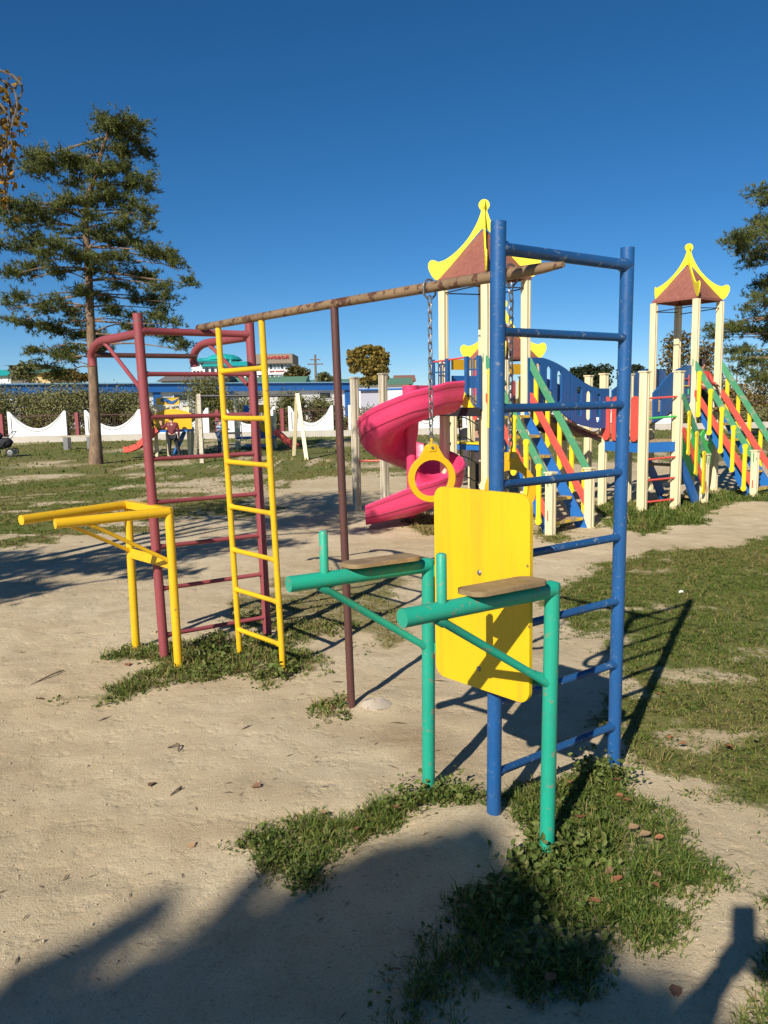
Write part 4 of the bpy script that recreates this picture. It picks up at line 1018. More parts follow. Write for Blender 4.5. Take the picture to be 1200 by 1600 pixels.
MT['greybark'] = wood('grey_bark', (0.17, 0.145, 0.115), (0.07, 0.055, 0.045), (12, 12, 3), 0.9, 0.8)
MT['birchbark'] = wood('white_birch_bark', (0.62, 0.60, 0.55), (0.07, 0.06, 0.05), (7, 7, 30), 0.8, 0.8)
def tufts(C, Rr, n_, ln, w, k_, seed, tint0=.45, upb=.5):
    """pine sprays: short twigs radiate from each clump, needles stand along the twigs"""
    r = np.random.default_rng(seed); per = 7
    nt_ = n_ // per; vol = (Rr[:, 0] * Rr[:, 2]); pick = r.choice(len(C), nt_, p=vol / vol.sum())
    d = r.normal(0, 1, (nt_, 3)); d[:, 2] = d[:, 2] * .8 + .15; d /= np.linalg.norm(d, axis=1)[:, None]
    L0 = r.uniform(.7, 1.45, (nt_, 1)); start = C[pick] + r.normal(0, .28, (nt_, 3)) * Rr[pick]
    t_ = (np.arange(per)[None, :, None] + .6) / per
    P = (start[:, None] + d[:, None] * Rr[pick][:, None] * L0[:, None] * t_ + r.normal(0, .035, (nt_, per, 3))).reshape(-1, 3); n_ = len(P)
    td = np.repeat(d, per, 0) * .9 + r.normal(0, .3, (n_, 3)); td[:, 2] += upb * .5; td /= np.linalg.norm(td, axis=1)[:, None]
    t = np.clip(tint0 + np.repeat(r.normal(0, .17, nt_), per) + .16 * td[:, 2] + r.normal(0, .1, n_), 0, 1)
    base = np.repeat(P, k_, 0); dr_ = np.repeat(td, k_, 0) + r.normal(0, .55, (n_ * k_, 3)); dr_ /= np.linalg.norm(dr_, axis=1)[:, None]
    L = ln * r.uniform(.5, 1.2, (n_ * k_, 1)); sd_ = np.cross(dr_, r.normal(0, 1, (n_ * k_, 3))); sd_ /= np.linalg.norm(sd_, axis=1)[:, None]
    st_ = base - dr_ * L * .2
    V = np.stack([st_ - sd_ * w / 2, st_ + sd_ * w / 2, base + dr_ * L * .85], 1).reshape(-1, 3)
    return V, np.arange(n_ * k_ * 3).reshape(-1, 3), np.repeat(np.repeat(t, k_), 3)
def limb_tree(path, r0, r1, limbs, mat, parent, seg=10):
    P = smooth_pts(path, 6); n_ = len(P)
    tr = MB().tube(P, [r0 + (r1 - r0) * (i / (n_ - 1)) ** .8 + (.35 * r0 * max(0, 1 - i / 4) if i < 4 else 0) for i in range(n_)], seg).build('trunk', MT[mat], parent, None, True, True)
    for a, b_, ra in limbs:
        lb = MB()
        a = Vector(a); b_ = Vector(b_); m_ = a.lerp(b_, .5) + Vector((rnd.uniform(-.1, .1), rnd.uniform(-.1, .1), rnd.uniform(-.02, .12))) * (b_ - a).length
        q = smooth_pts([a, m_, b_], 4); lb.tube(q, [ra * (1 - .8 * i / (len(q) - 1)) for i in range(len(q))], 6); lb.build('limb', MT[mat], parent, None, True, True)
    return P
def crown(parent, V, F, T, mat, name='crown'):
    inv = np.array(parent.location)
    o = link(name, np_mesh(name, V - inv[None], F, MT[mat], {'tint': T}), parent); KIDS.setdefault(parent.name, []).append(o); return o
# ---- tall pine on the left, surveyed clump by clump
def pine(label, base_uv, depth, trunk_uv, blobs, r0, ntuft, seed, group=None, ln=.15, w=.017, kk=8):
    b0 = D(*base_uv, depth); t = thing('pine_tree', label, 'tree', (b0.x, depth, 0), 0, group)
    tr = [D(u, v, depth + dy) for u, v, dy in trunk_uv]; tr[0].z = -.2
    r = random.Random(seed); C = []; Rr = []; limbs = []
    sc_ = depth / FOC
    Ptr = smooth_pts(tr, 6)
    for (u, v, ru, rv) in blobs:
        dy = r.uniform(-1, 1) * min(1.6, .35 + abs(u - tr[0].x) * 0 + ru * sc_ * 1.6)
        if v > 470: dy = abs(dy) + .2
        c = D(u, v, depth + dy); sub = max(1, int(ru / 9))
        for k in range(sub):
            f_ = (k + .5) / sub * 2 - 1 if sub > 1 else 0
            C.append((c.x + f_ * ru * sc_ * .75, c.y + r.uniform(-.35, .35), c.z + r.uniform(-.10, .10) - .1 * abs(f_)))
            Rr.append((max(.2, ru * sc_ / sub * 1.28), .5 + .25 * ru * sc_, max(.15, rv * sc_ * 1.08)))
        q = min(Ptr, key=lambda p: abs(p.z - (c.z + .25 * abs(c.x - p.x) - .35)))
        if r.random() < .9: limbs.append((q, c + Vector((0, 0, -.05)), .018 + .008 * abs(c.x - q.x)))
    limb_tree(tr, r0, .03, limbs, 'bark', t)
    V, F, T = tufts(np.array(C), np.array(Rr), ntuft, ln, w, kk, seed, .52)
    crown(t, V, F, T, 'pine'); return t
LEFT = [(190, 190, 24, 10), (208, 188, 12, 7), (160, 190, 12, 7), (166, 210, 10, 7), (183, 205, 10, 6), (205, 228, 24, 10), (226, 240, 9, 6), (186, 232, 14, 8), (160, 232, 10, 8),
    (60, 246, 20, 9), (90, 250, 30, 13), (130, 256, 28, 13), (48, 262, 14, 7), (110, 272, 22, 8), (150, 270, 16, 10), (70, 268, 20, 6), (172, 252, 12, 8),
    (188, 264, 22, 9), (218, 270, 14, 9), (234, 297, 11, 6), (200, 290, 18, 8), (165, 290, 14, 8), (216, 286, 8, 5),
    (150, 305, 22, 10), (185, 312, 22, 9), (35, 318, 32, 9), (85, 322, 32, 10), (205, 322, 24, 9), (230, 334, 14, 6), (120, 318, 14, 8), (14, 330, 14, 7),
    (20, 347, 14, 7), (48, 352, 16, 5), (112, 362, 20, 8), (150, 346, 14, 8), (190, 350, 26, 7), (228, 356, 11, 5), (75, 345, 10, 4), (150, 365, 14, 6),
    (60, 370, 20, 6), (30, 388, 32, 10), (82, 384, 32, 12), (112, 396, 18, 8), (172, 370, 20, 7), (205, 378, 20, 8), (235, 388, 20, 8), (264, 398, 14, 9), (282, 420, 9, 8), (298, 440, 8, 6), (270, 412, 8, 7),
    (130, 402, 18, 8), (165, 404, 22, 6), (50, 412, 22, 7), (90, 422, 18, 7), (22, 426, 14, 6), (42, 434, 10, 5), (190, 400, 12, 5),
    (220, 430, 22, 9), (248, 442, 14, 10), (200, 446, 16, 8), (226, 460, 20, 9), (256, 468, 11, 8), (182, 430, 10, 6), (150, 428, 14, 6),
    (30, 465, 14, 7), (85, 470, 18, 8), (130, 456, 16, 7), (110, 488, 22, 8), (160, 470, 14, 8), (178, 490, 14, 8), (28, 500, 28, 9), (75, 508, 16, 7), (118, 502, 14, 7), (62, 482, 12, 5),
    (222, 510, 26, 10), (262, 520, 18, 8), (284, 544, 10, 7), (245, 494, 18, 8), (272, 502, 12, 7), (205, 498, 14, 7), (255, 480, 10, 6),
    (92, 546, 18, 9), (74, 568, 13, 8), (110, 560, 14, 8), (98, 582, 12, 6), (150, 528, 14, 7), (64, 545, 10, 6), (120, 530, 16, 8), (90, 520, 14, 7), (160, 545, 8, 5), (10, 480, 14, 6), (130, 545, 10, 6)]
pine('tall pine with layered dark green crown on the lawn at left', (150, 725), 21.6, [(150, 732, 0), (148, 640, 0), (143, 540, 0), (138, 420, .1), (134, 330, .1), (150, 270, 0), (166, 215, 0), (182, 188, 0)], LEFT, .165, 19000, 3)
RIGHT = [(1195, 290, 14, 9), (1190, 320, 10, 8), (1185, 345, 18, 10), (1160, 365, 26, 10), (1140, 378, 13, 7), (1180, 375, 22, 14), (1165, 392, 18, 8), (1195, 395, 18, 12), (1175, 415, 13, 8), (1210, 350, 20, 20), (1190, 440, 14, 8), (1180, 460, 14, 9), (1168, 480, 10, 6), (1195, 470, 16, 12), (1190, 495, 18, 10), (1210, 440, 16, 16),
    (1150, 508, 22, 9), (1175, 515, 22, 8), (1200, 520, 18, 12), (1145, 520, 14, 7), (1120, 524, 14, 8), (1108, 520, 8, 6), (1150, 550, 24, 9), (1180, 560, 22, 9), (1160, 575, 18, 8), (1200, 565, 18, 14), (1195, 590, 16, 10), (1175, 592, 14, 8), (1140, 560, 12, 8), (1225, 300, 22, 20), (1240, 400, 30, 24), (1235, 500, 30, 20), (1230, 250, 20, 14), (1220, 560, 22, 14)]
pine('pine leaning in from the right edge behind the right tower', (1240, 700), 25.0, [(1240, 706, 0), (1238, 600, 0), (1234, 480, 0), (1230, 360, 0), (1226, 270, 0), (1224, 220, 0)], RIGHT, .17, 9000, 8)
# ---- broadleaf trees
def leafy(label, base, hgt, blobs, mat, bark, nleaf, size, seed, cat='tree', name='broadleaf_tree', r0=.12, group=None, tint0=.5, lean=(0, 0), trunks=1, forks=True):
    t = thing(name, label, cat, (base[0], base[1], 0), 0, group)
    B = Vector((base[0], base[1], 0)); limbs = []; r = random.Random(seed)
    C = np.array([[b_[0], b_[1], b_[2]] for b_ in blobs]); Rr = np.array([[b_[3], b_[4], b_[5]] for b_ in blobs])
    top = B + Vector((lean[0], lean[1], hgt))
    P = smooth_pts([B + Vector((0, 0, -.2)), B.lerp(top, .4) + Vector((r.uniform(-.1, .1), 0, 0)), top], 6)
    for c in C:
        zz = min(hgt * .92, max(hgt * .25, c[2] - .5 * math.hypot(c[0] - B.x, c[1] - B.y)))
        q = min(P, key=lambda p: abs(p.z - zz)); limbs.append((q, Vector(c), r0 * .38))
    limb_tree([B + Vector((0, 0, -.2)), B.lerp(top, .4) + Vector((r.uniform(-.1, .1), 0, 0)), top], r0, r0 * .2, limbs, bark, t)
    g = np.random.default_rng(seed); vol = Rr.prod(1) ** .8; pick = g.choice(len(C), nleaf, p=vol / vol.sum())
    d = g.normal(0, 1, (nleaf, 3)); d /= np.linalg.norm(d, axis=1)[:, None]; d *= (g.random(nleaf) ** .4)[:, None]
    sub = g.normal(0, .13, (nleaf, 3)) * Rr[pick]
    Q = C[pick] + np.round(d * 2.6) / 2.6 * Rr[pick] * .55 + d * Rr[pick] * .5 + sub
    V, F, T = leaves_np(Q, size, seed + 1, .3, .8, tint0, .22)
    crown(t, V, F, T, mat); return t
def at(u, v, y, ru, rv, ry=None):
    c = D(u, v, y); s = y / FOC; return (c.x, c.y, c.z, ru * s, (ry or ru * s), rv * s)
d_ = 68
leafy('round golden-green autumn tree beyond the blue-roofed building', D(578, 640, d_)[:2], 4.6, [at(560, 553, d_, 9, 8), at(574, 547, d_, 11, 7), at(590, 549, d_, 10, 7), at(600, 560, d_, 8, 9), at(549, 562, d_, 7, 9), at(566, 566, d_, 10, 9), at(584, 565, d_, 11, 9), at(597, 576, d_, 9, 9), at(577, 579, d_, 11, 8), at(554, 577, d_, 7, 6), at(586, 592, d_, 12, 8), at(572, 596, d_, 9, 7), at(600, 590, d_, 6, 7), at(547, 552, d_, 4, 4)], 'golden', 'greybark', 5600, .32, 31, r0=.2, tint0=.6)
leafy('small olive round tree beside the white hotel', D(468, 600, 120)[:2], 4.5, [at(462, 582, 120, 14, 10), at(472, 585, 120, 12, 9), at(452, 588, 120, 8, 6)], 'autumn', 'greybark', 1200, .45, 33, r0=.2, tint0=.15)
leafy('thin dark bushy tree below the power pole', D(508, 600, 85)[:2], 2.6, [at(505, 590, 85, 9, 8), at(515, 593, 85, 7, 6)], 'olive', 'greybark', 500, .3, 34, r0=.1, tint0=.1)
for k, (u, lab) in enumerate(((910, 'left dark far pine above the blue bridge wall'), (935, 'right dark far pine above the blue bridge wall'), (985, 'dark far pine seen just right of the blue ladder'))):
    leafy(lab, D(u, 640, 90)[:2], 4.8, [at(u - 8, 582, 90, 12, 8), at(u + 8, 578, 90, 13, 8), at(u, 590, 90, 18, 9), at(u + 3, 600, 90, 16, 8), at(u, 610, 90, 15, 9)], 'dkpine', 'greybark', 1800, .34, 40 + k, name='pine_tree', r0=.16, group='dark far pines', tint0=.3)
for k, (u, v0, w_, lab, tn) in enumerate(((1060, 522, 26, 'bare yellowing tree behind the right tower posts', .55), (1100, 540, 28, 'brown thinning tree right of the right tower', .65), (1150, 600, 24, 'low rusty tree near the concrete bridge', .8), (1118, 590, 18, 'short golden tree left of the concrete bridge', .9), (1188, 596, 26, 'brown bushy tree above the bridge railing at the right edge', .6))):
    leafy(lab, D(u, 650, 48 + 3 * k)[:2], 3.6, [at(u - w_ * .4, v0 + 22, 48 + 3 * k, w_ * .6, 20), at(u + w_ * .4, v0 + 18, 48 + 3 * k, w_ * .6, 20), at(u, v0 + 8, 48 + 3 * k, w_ * .6, 14), at(u, v0 + 45, 48 + 3 * k, w_, 22), at(u - 6, v0 + 75, 48 + 3 * k, w_, 20)], 'autumn', 'greybark', 2300, .17, 50 + k, r0=.12, group='autumn trees behind the right tower', tint0=tn - .15)
leafy('bare brown bush in front of the grey far house', D(36, 600, 80)[:2], 3.4, [at(28, 578, 80, 12, 8), at(42, 574, 80, 13, 9), at(36, 588, 80, 20, 8)], 'olive', 'greybark', 700, .3, 58, name='bush', r0=.1, tint0=.1)
leafy('rusty low tree in front of the ochre far house', D(92, 600, 70)[:2], 3.0, [at(80, 588, 70, 14, 6), at(104, 586, 70, 18, 8), at(130, 590, 70, 16, 6)], 'autumn', 'greybark', 1300, .26, 59, r0=.1, tint0=.45)
# ---- birch hanging into the top left corner, and the trees whose shade falls across the sand
bt = [(-4.9, 5.6, 4.9, 1.0, .9, 1.0), (-4.3, 5.3, 5.6, .8, .7, .7), (-5.4, 6.2, 4.2, .7, .7, .7), (-4.1, 4.6, 4.4, .5, .6, .45), (-3.75, 4.9, 5.2, .5, .5, .5)]
bt_t = leafy('birch with drooping yellow twigs reaching into the top left corner', (-4.9, 5.5), 6.6, bt, 'birch', 'birchbark', 5200, .075, 61, name='birch_tree', r0=.11, tint0=.45)
st = MB(); CC = []
g = np.random.default_rng(62)
for k in range(20):
    u = g.uniform(-75, 22); v0 = g.uniform(105, 200); v1 = min(400, v0 + g.uniform(100, 220)) - max(0, u) * 2.2; yy = g.uniform(5.6, 6.6)
    if k == 0: u, v0, v1 = 26, 118, 215
    if k == 1: u, v0, v1 = 18, 130, 290
    if k == 2: u, v0, v1 = 8, 135, 330
    a = D(u - 6, v0, yy); c = D(u + g.uniform(-3, 9), v1, yy)
    q = smooth_pts([bt_t.location + Vector((.2, .1, 6.0 + g.uniform(-.6, .4))), a.lerp(Vector((-4.6, 5.5, a.z)), .35) + Vector((0, 0, .35)), a, a.lerp(c, .5) + Vector((g.uniform(-.03, .03), 0, 0)), c], 5); st.tube(q, [.014 - .0115 * i / (len(q) - 1) for i in range(len(q))], 5)
    for j in range(int(42)):
        f_ = g.random(); p = a.lerp(c, f_); CC.append((p.x + g.normal(0, .028), p.y + g.normal(0, .05), p.z + g.normal(0, .02)))
st.build('drooping_twigs', MT['greybark'], bt_t, None, True, True)['kind'] = 'stuff'
V, F, T = leaves_np(np.array(CC), .047, 63, .1, .72, .5, .3); crown(bt_t, V, F, T, 'birch', 'drooping_leaves')
KS = 1 / math.tan(SUN_EL)
def blob_for(px_, py_, h, rx, ry, rz):       # clump at height h that shades the ground round (px, py)
    return (px_ - math.sin(SUN_AZ) * KS * h, py_ - math.cos(SUN_AZ) * KS * h, h, rx, ry, rz)
def shade_tree(label, base, hgt, spots, mat, n_, size, seed, name, tint):
    return leafy(label, base, hgt, [blob_for(*s) for s in spots], mat, 'birchbark' if name == 'birch_tree' else 'greybark', n_, size, seed, name=name, r0=.13, tint0=tint)
def gs(u, v, h, r_, rz=.12, ry=None): p = G(u, v); return (p.x, p.y, h, r_, ry or r_, rz)
shade_tree('yellowing birch left of the photographer outside the view', (-6.4, 1.5), 6.5, [gs(70, 885, 4.0, .55, .2, .35), gs(180, 880, 4.2, .6, .22, .4), gs(285, 862, 4.0, .5, .22, .4), gs(20, 920, 3.8, .45, .18, .25), gs(-90, 890, 4.4, .8, .4), gs(360, 845, 4.3, .45, .2, .35), gs(250, 895, 3.6, .35, .15, .2), gs(-40, 930, 4.0, .5, .2)], 'birch', 7500, .085, 71, 'birch_tree', .4)
shade_tree('slender birch further left outside the view', (-5.4, 3.9), 6.5, [gs(460, 815, 4.6, .55, .25, .5), gs(530, 795, 4.5, .5, .2, .6), gs(420, 850, 4.3, .4, .15, .25), gs(560, 830, 4.4, .4, .14, .2), gs(640, 800, 4.6, .3, .1, .3)], 'birch', 3000, .08, 73, 'birch_tree', .5)
SP = [(640, 1385, .28), (700, 1352, .20), (738, 1318, .11), (585, 1385, .22), (520, 1425, .22), (560, 1470, .32), (430, 1470, .20), (350, 1505, .18), (270, 1545, .18), (190, 1580, .18), (100, 1615, .2), (380, 1560, .30), (520, 1550, .38), (660, 1460, .34), (740, 1430, .24), (800, 1400, .13), (690, 1540, .38), (800, 1500, .22), (850, 1560, .20), (930, 1570, .16), (930, 1478, .06), (300, 1620, .3), (0, 1650, .25), (960, 1640, .3), (200, 1690, .4), (500, 1700, .5), (800, 1700, .5), (780, 1372, .09), (752, 1392, .16), (415, 1362, .045), (395, 1385, .05), (372, 1408, .05), (350, 1430, .05), (250, 1408, .05), (225, 1428, .06), (195, 1452, .06), (165, 1474, .06), (130, 1498, .06), (90, 1500, .04), (60, 1515, .05), (20, 1540, .06), (95, 1530, .06)]
shade_tree('large dense maple behind the photographer outside the view', (-4.5, -7.4), 6.8, [gs(u, v, 6.2 + (i % 5) * .35, r_ * .8, r_ * .3, r_ * .6) for i, (u, v, r_) in enumerate(SP)], 'autumn', 17000, .11, 75, 'maple_tree', .5)

# ================================================================== FENCE, SHRUBS, BUILDINGS FAR BEHIND
FY = 36.0
kerb = MB().box((0, FY - .35, .11), (46, .22, .30)).build('kerb_wall', plain('worn_concrete', (.46, .42, .36), .9, 0, .2, 3, .3), None); kerb.location = (-2, 0, 0)
tag(kerb, 'long low worn concrete kerb along the foot of the white fence', 'kerb wall')
fw_ = thing('concave_fence', 'white fence of concave concrete panels with red-brown posts and thin bars', 'fence', (-8, FY, 0))
def bowl(w, h0, h1):
    out = [(-w / 2, 0), (w / 2, 0), (w / 2, h1)]
    out += [(w / 2 - .10 - (w - .2) * k / 20, h0 + (h1 - h0) * (abs(1 - 2 * k / 20)) ** 2.0) for k in range(21)]
    return out + [(-w / 2, h1)]
def groove(w, h0, h1):
    c = [Vector((w / 2 - .22 - (w - .44) * k / 20, 0, h0 - .13 + (h1 - h0) * (abs(1 - 2 * k / 20)) ** 2.0 * .93)) for k in range(21)]
    return c
PAN = {}
spans = [(-180, -100), (-90, -8), (15, 107), (136, 222), (247, 329), (352, 432), (452, 522), (545, 612), (634, 700), (722, 790), (812, 880), (902, 968), (990, 1056)]
ends = []
for (ua, ub) in spans:
    a = D(ua, 690, FY).x; c = D(ub, 690, FY).x; w = round((c - a), 1)
    if w not in PAN: PAN[w] = (MB().plate([bowl(w, .34, 1.10)], .12, Matrix.Rotation(R_(90), 4, 'X')).mesh('fence_panel', MT['white']), MB().tube(groove(w, .34, 1.10), .022, 4).tube([(-w / 2 + .16, 0, .1), (-w / 2 + .16, 0, .85)], .03, 4).mesh('groove', MT['steel']))
    p = rep('fence_panel', PAN[w][0], fw_, ((a + c) / 2 + 8, 0, .26)); rep('groove', PAN[w][1], p, (0, -.052, 0)); ends += [(a, c)]
PMsh = MB().box((0, 0, .62), (.15, .15, 1.30)).mesh('fence_post', MT['red']); bars = MB()
for (a0, c0), (a1, c1_) in zip(ends[:-1], ends[1:]):
    rep('fence_post', PMsh, fw_, ((c0 + a1) / 2 + 8, .1, 0)); 
for k in range(330):
    xx = ends[0][0] + k * .105
    if xx < ends[-1][1]: bars.tube([(xx + 8, .12, .2), (xx + 8, .12, 1.25)], .009, 4)
for zz in (.35, 1.15): bars.box(((ends[0][0] + ends[-1][1]) / 2 + 8, .12, zz), (ends[-1][1] - ends[0][0], .025, .03))
o = bars.build('thin_bars', MT['brown'], fw_); o['kind'] = 'stuff'
# shrubs behind the fence
def shrub(label, u, y, top_v, wpx, seed, tint, group, n_=6000, size=.115):
    c = D(u, 650, y); h = D(u, top_v, y).z; s = y / FOC; w = wpx * s
    t = thing('shrub', label, 'shrub', (c.x, y, 0), 0, group); g = np.random.default_rng(seed)
    st = MB(); r = random.Random(seed); tips = []
    for k in range(9):
        e = Vector((c.x + r.uniform(-w, w) * .8, y + r.uniform(-.7, .7), h * r.uniform(.7, 1.0))); a = Vector((c.x + r.uniform(-.25, .25) * w, y + r.uniform(-.2, .2), -.1))
        st.tube(smooth_pts([a, a.lerp(e, .5) + Vector((r.uniform(-.2, .2), 0, .15)), e], 4), [.035, .03, .027, .024, .02, .017, .013, .01, .007], 4); tips.append(e)
    st.build('stems', MT['greybark'], t, None, True, True)['kind'] = 'stuff'
    tips = np.array(tips); pk = g.integers(0, len(tips), n_); f_ = g.random((n_, 1)) ** .6
    Q = np.array([[c.x, y, .15]]) * (1 - f_) + tips[pk] * f_ + g.normal(0, 1, (n_, 3)) * np.array([[.42, .4, .30]]) * (w / 1.3)
    Q[:, 2] = np.clip(Q[:, 2], .05, None)
    V, F, T = leaves_np(Q, size, seed + 1, .1, .5, tint, .16)
    crown(t, V, F, T, 'olive', 'foliage'); return t
SH = [(-60, 38.2, 610, 48), (5, 38.5, 606, 40), (52, 38.0, 612, 38), (100, 38.6, 604, 40), (150, 38.2, 610, 38), (195, 38.4, 618, 34), (228, 38.0, 638, 28), (282, 38.4, 652, 26), (325, 37.8, 590, 30), (362, 38.4, 622, 30), (392, 38.2, 656, 22), (432, 38.4, 640, 22), (462, 38.0, 614, 24), (508, 38.3, 622, 24), (548, 38.2, 660, 22), (590, 38.4, 645, 30), (640, 38.0, 640, 34), (690, 38.4, 642, 34), (740, 38.2, 644, 34), (795, 38.0, 640, 34), (850, 38.3, 640, 36), (905, 38.2, 640, 36), (960, 38.0, 640, 36), (1015, 38.2, 636, 36), (1070, 38.0, 636, 36), (1125, 37.0, 652, 34), (1170, 36.5, 655, 30), (1215, 37.0, 650, 34)]
SNAME = ['olive-brown', 'dusty green', 'yellowish', 'straw-brown']
SPL = ['at the far left edge', 'beside the first fence panel', 'over the middle of the first panel', 'over the end of the first panel', 'left of the pine trunk', 'right of the pine trunk', 'behind the left red post', 'behind the little yellow slide house', 'rising tall behind the swing frame', 'right of the tall shrub', 'behind the blue and yellow panel', 'behind the yellow ladder', 'behind the right swing legs', 'left of the brown pole', 'right of the brown pole', 'left of the spiral slide', 'behind the spiral slide', 'right of the spiral slide', 'under the left tower', 'behind the left stairs', 'left below the blue bridge wall', 'right below the blue bridge wall', 'behind the red panels', 'behind the low platform', 'under the right tower', 'behind the right stairs', 'below the concrete bridge', 'at the far right edge']
for i, (u, y, tv, w) in enumerate(SH):
    shrub('%s shrub behind the white fence %s' % (SNAME[i % 4], SPL[i]), u, y + (i % 3) * .5, tv, w, 100 + i, (.42, .5, .58, .66)[i % 4], 'shrubs behind the white fence', 6500 if i < 16 else 3600)
# ---- long blue-roofed hall
HL = Vector((-31, 50.5, 0)); HR = Vector((-2.75, 69.5, 0)); hd = (HR - HL).normalized(); hn = Vector((hd.y, -hd.x, 0)); hb = -hn
hall = thing('long_hall', 'long low white hall with deep blue fascia and blue roof behind the shrubs', 'building', tuple(HL)); HLen = (HR - HL).length
MBW = lambda: MB()
def hbox(s0, s1, z0, z1, d0, d1): # box along the hall; d = out of the wall
    m_ = MB(); Mx = frameM(HL, hd, hb); return m_.box(((s0 + s1) / 2, -(d0 + d1) / 2, (z0 + z1) / 2), (s1 - s0, abs(d1 - d0), z1 - z0), Mx)
hbox(0, HLen, -.2, 2.45, -9, 0).build('wall', MT['white'], hall, None, True)
MT['bluefascia'] = plain('blue_fascia_sheet', (.02, .125, .40), .45, 0, .08, 2, 0); MT['rooflight'] = plain('pale_blue_roof_sheet', (.20, .38, .55), .4, 0, .08, 2, 0)
hbox(-.3, HLen + .3, 2.45, 3.05, .05, .25).build('fascia', MT['bluefascia'], hall, None, True)
m_ = MB(); Mx = frameM(HL, hd, hb); m_.add([(-.4, -.4, 3.06), (HLen + .4, -.4, 3.06), (HLen + .4, 9.4, 3.22), (-.4, 9.4, 3.22), (-.4, -.4, 3.14), (HLen + .4, -.4, 3.14), (HLen + .4, 9.4, 3.30), (-.4, 9.4, 3.30)], [(0, 3, 2, 1), (4, 5, 6, 7), (0, 1, 5, 4), (1, 2, 6, 5), (2, 3, 7, 6), (3, 0, 4, 7)], Mx); m_.build('roof', MT['rooflight'], hall, None, True)
MT['glass'] = plain('dark_window_glass', (.03, .04, .05), .12, 0, .2, 2, 0)
for s0 in (2.0, 3.4, 7.6, 10.5, 14.5, 18.5, 20.6, 24.6, 28.0, 31.0):
    f = hbox(s0, s0 + 1.2, 1.75, 2.30, .0, .06).build('window', MT['white'], hall, None, True); 
    q = hbox(s0 + .08, s0 + 1.12, 1.81, 2.24, .06, .075); o = q.build('pane', MT['glass'], f); 
    inv = MW[hall.name].inverted()
    for vtx in o.data.vertices: vtx.co = inv @ vtx.co
for s0 in (5.8, 12.6, 17.0, 22.8, HLen - .5): hbox(s0, s0 + .55, -.1, 2.45, .0, .12).build('blue_pilaster', MT['bluefascia'], hall, None, True)
# low annex past the hall's end; shaded side's grey-violet put into the wall colour
a = D(564, 640, 66); b_ = D(606, 640, 66)
ann = thing('annex_shed', 'low shed with shade-toned grey wall and thin blue roof right of the long hall', 'building', (a.x, 66, 0))
MB().box(((b_.x - a.x) / 2, 2, 1.1), (b_.x - a.x, 4, 2.4)).build('wall', plain('shade_toned_render', (.36, .36, .42), .85, 0, .08), ann)
MB().box(((b_.x - a.x) / 2 + 2, 2, 2.42), (b_.x - a.x + 5, 4.6, .14)).build('roof', MT['bluefascia'], ann)
# green gabled sheds beyond
MT['groof'] = plain('green_sheet_roof', (.10, .21, .13), .6, 0, .1, 1, 0); MT['teal'] = plain('teal_sheet_roof', (.02, .36, .33), .45, 0, .1, 1, 0)
def gable(name, label, u0, u1, y, v_e, v_r, mat, depth=10, wall='white', cat='building'):
    a = D(u0, 640, y).x; c = D(u1, 640, y).x; ze = D(u0, v_e, y).z; zr = D(u0, v_r, y).z; w = c - a
    t = thing(name, label, cat, (a, y, 0)); MB().box((w / 2, depth / 2, ze / 2), (w, depth, ze)).build('wall', MT[wall], t)
    e = .5
    m_ = MB(); m_.add([(-e, -e, ze), (w + e, -e, ze), (w + e, depth / 2, zr), (-e, depth / 2, zr), (w + e, depth + e, ze), (-e, depth + e, ze)], [(0, 1, 2, 3), (3, 2, 4, 5), (0, 3, 5), (1, 4, 2), (0, 5, 4, 1)]); m_.build('roof', MT[mat], t); return t
gable('green_roof_shed', 'shed with dark green roof just below the hotel', 358, 470, 92, 603, 588, 'groof')
gable('green_roof_barn', 'long barn with pale green roof behind the power pole', 445, 640, 96, 604, 592, 'groof', 12)
MT['brick'] = plain('brown_brick', (.22, .10, .07), .9, 0, .2, 1, 0); MT['ochre'] = plain('ochre_render', (.52, .38, .18), .85, 0, .1, 1, 0); MT['greyroof'] = plain('grey_slate_roof', (.14, .12, .11), .8, 0, .2, 1, 0)
gable('brick_cottage', 'tiny brick cottage seen between slide top and chain', 622, 645, 110, 596, 585, 'brick', 8, 'brick', 'house')
gable('ochre_house', 'small ochre house behind the pine branches at left', 50, 82, 80, 583, 574, 'groof', 8, 'ochre', 'house')
gable('grey_house', 'grey unfinished house with flat dark roof at far left', 20, 48, 95, 571, 567, 'greyroof', 9, 'greyroof', 'house')
gable('green_house', 'house with pale green roof at the far left edge', -40, 24, 100, 588, 576, 'teal', 9, 'white', 'house')
gable('old_house', 'old house with dark grey roof just left of the hotel', 255, 345, 88, 596, 584, 'greyroof', 9, 'ochre', 'house')
# ---- white hotel with teal roofs and roof sign
HY = 140.0
def hz(v): return D(420, v, HY).z
def hx(u): return D(u, 580, HY).x
hotel = thing('hotel', 'white hotel with teal roofs and a brown rooftop sign with red letters', 'building', (hx(420), HY, 0))
X0 = hx(420)
def hbx(u0, u1, v0, v1, d0, d1): return MB().box(((hx(u0) + hx(u1)) / 2 - X0, (d0 + d1) / 2, (hz(v0) + hz(v1)) / 2), (hx(u1) - hx(u0), d1 - d0, abs(hz(v0) - hz(v1))))
hbx(401, 457, 630, 566, 0, 9).build('wall', MT['white'], hotel, 'white right block')
hbx(312, 401, 630, 569, 2, 11).build('wall', MT['white'], hotel, 'white middle block')
hbx(291, 335, 630, 561, 4, 14).build('wall', MT['white'], hotel, 'white left block')
sb = hbx(399.5, 458.5, 568.5, 553.5, -.9, 9).build('sign_board', plain('grey_brown_sign_board', (.22, .18, .14), .8, 0, .1, .5, 0), hotel, 'grey-brown rooftop sign board')
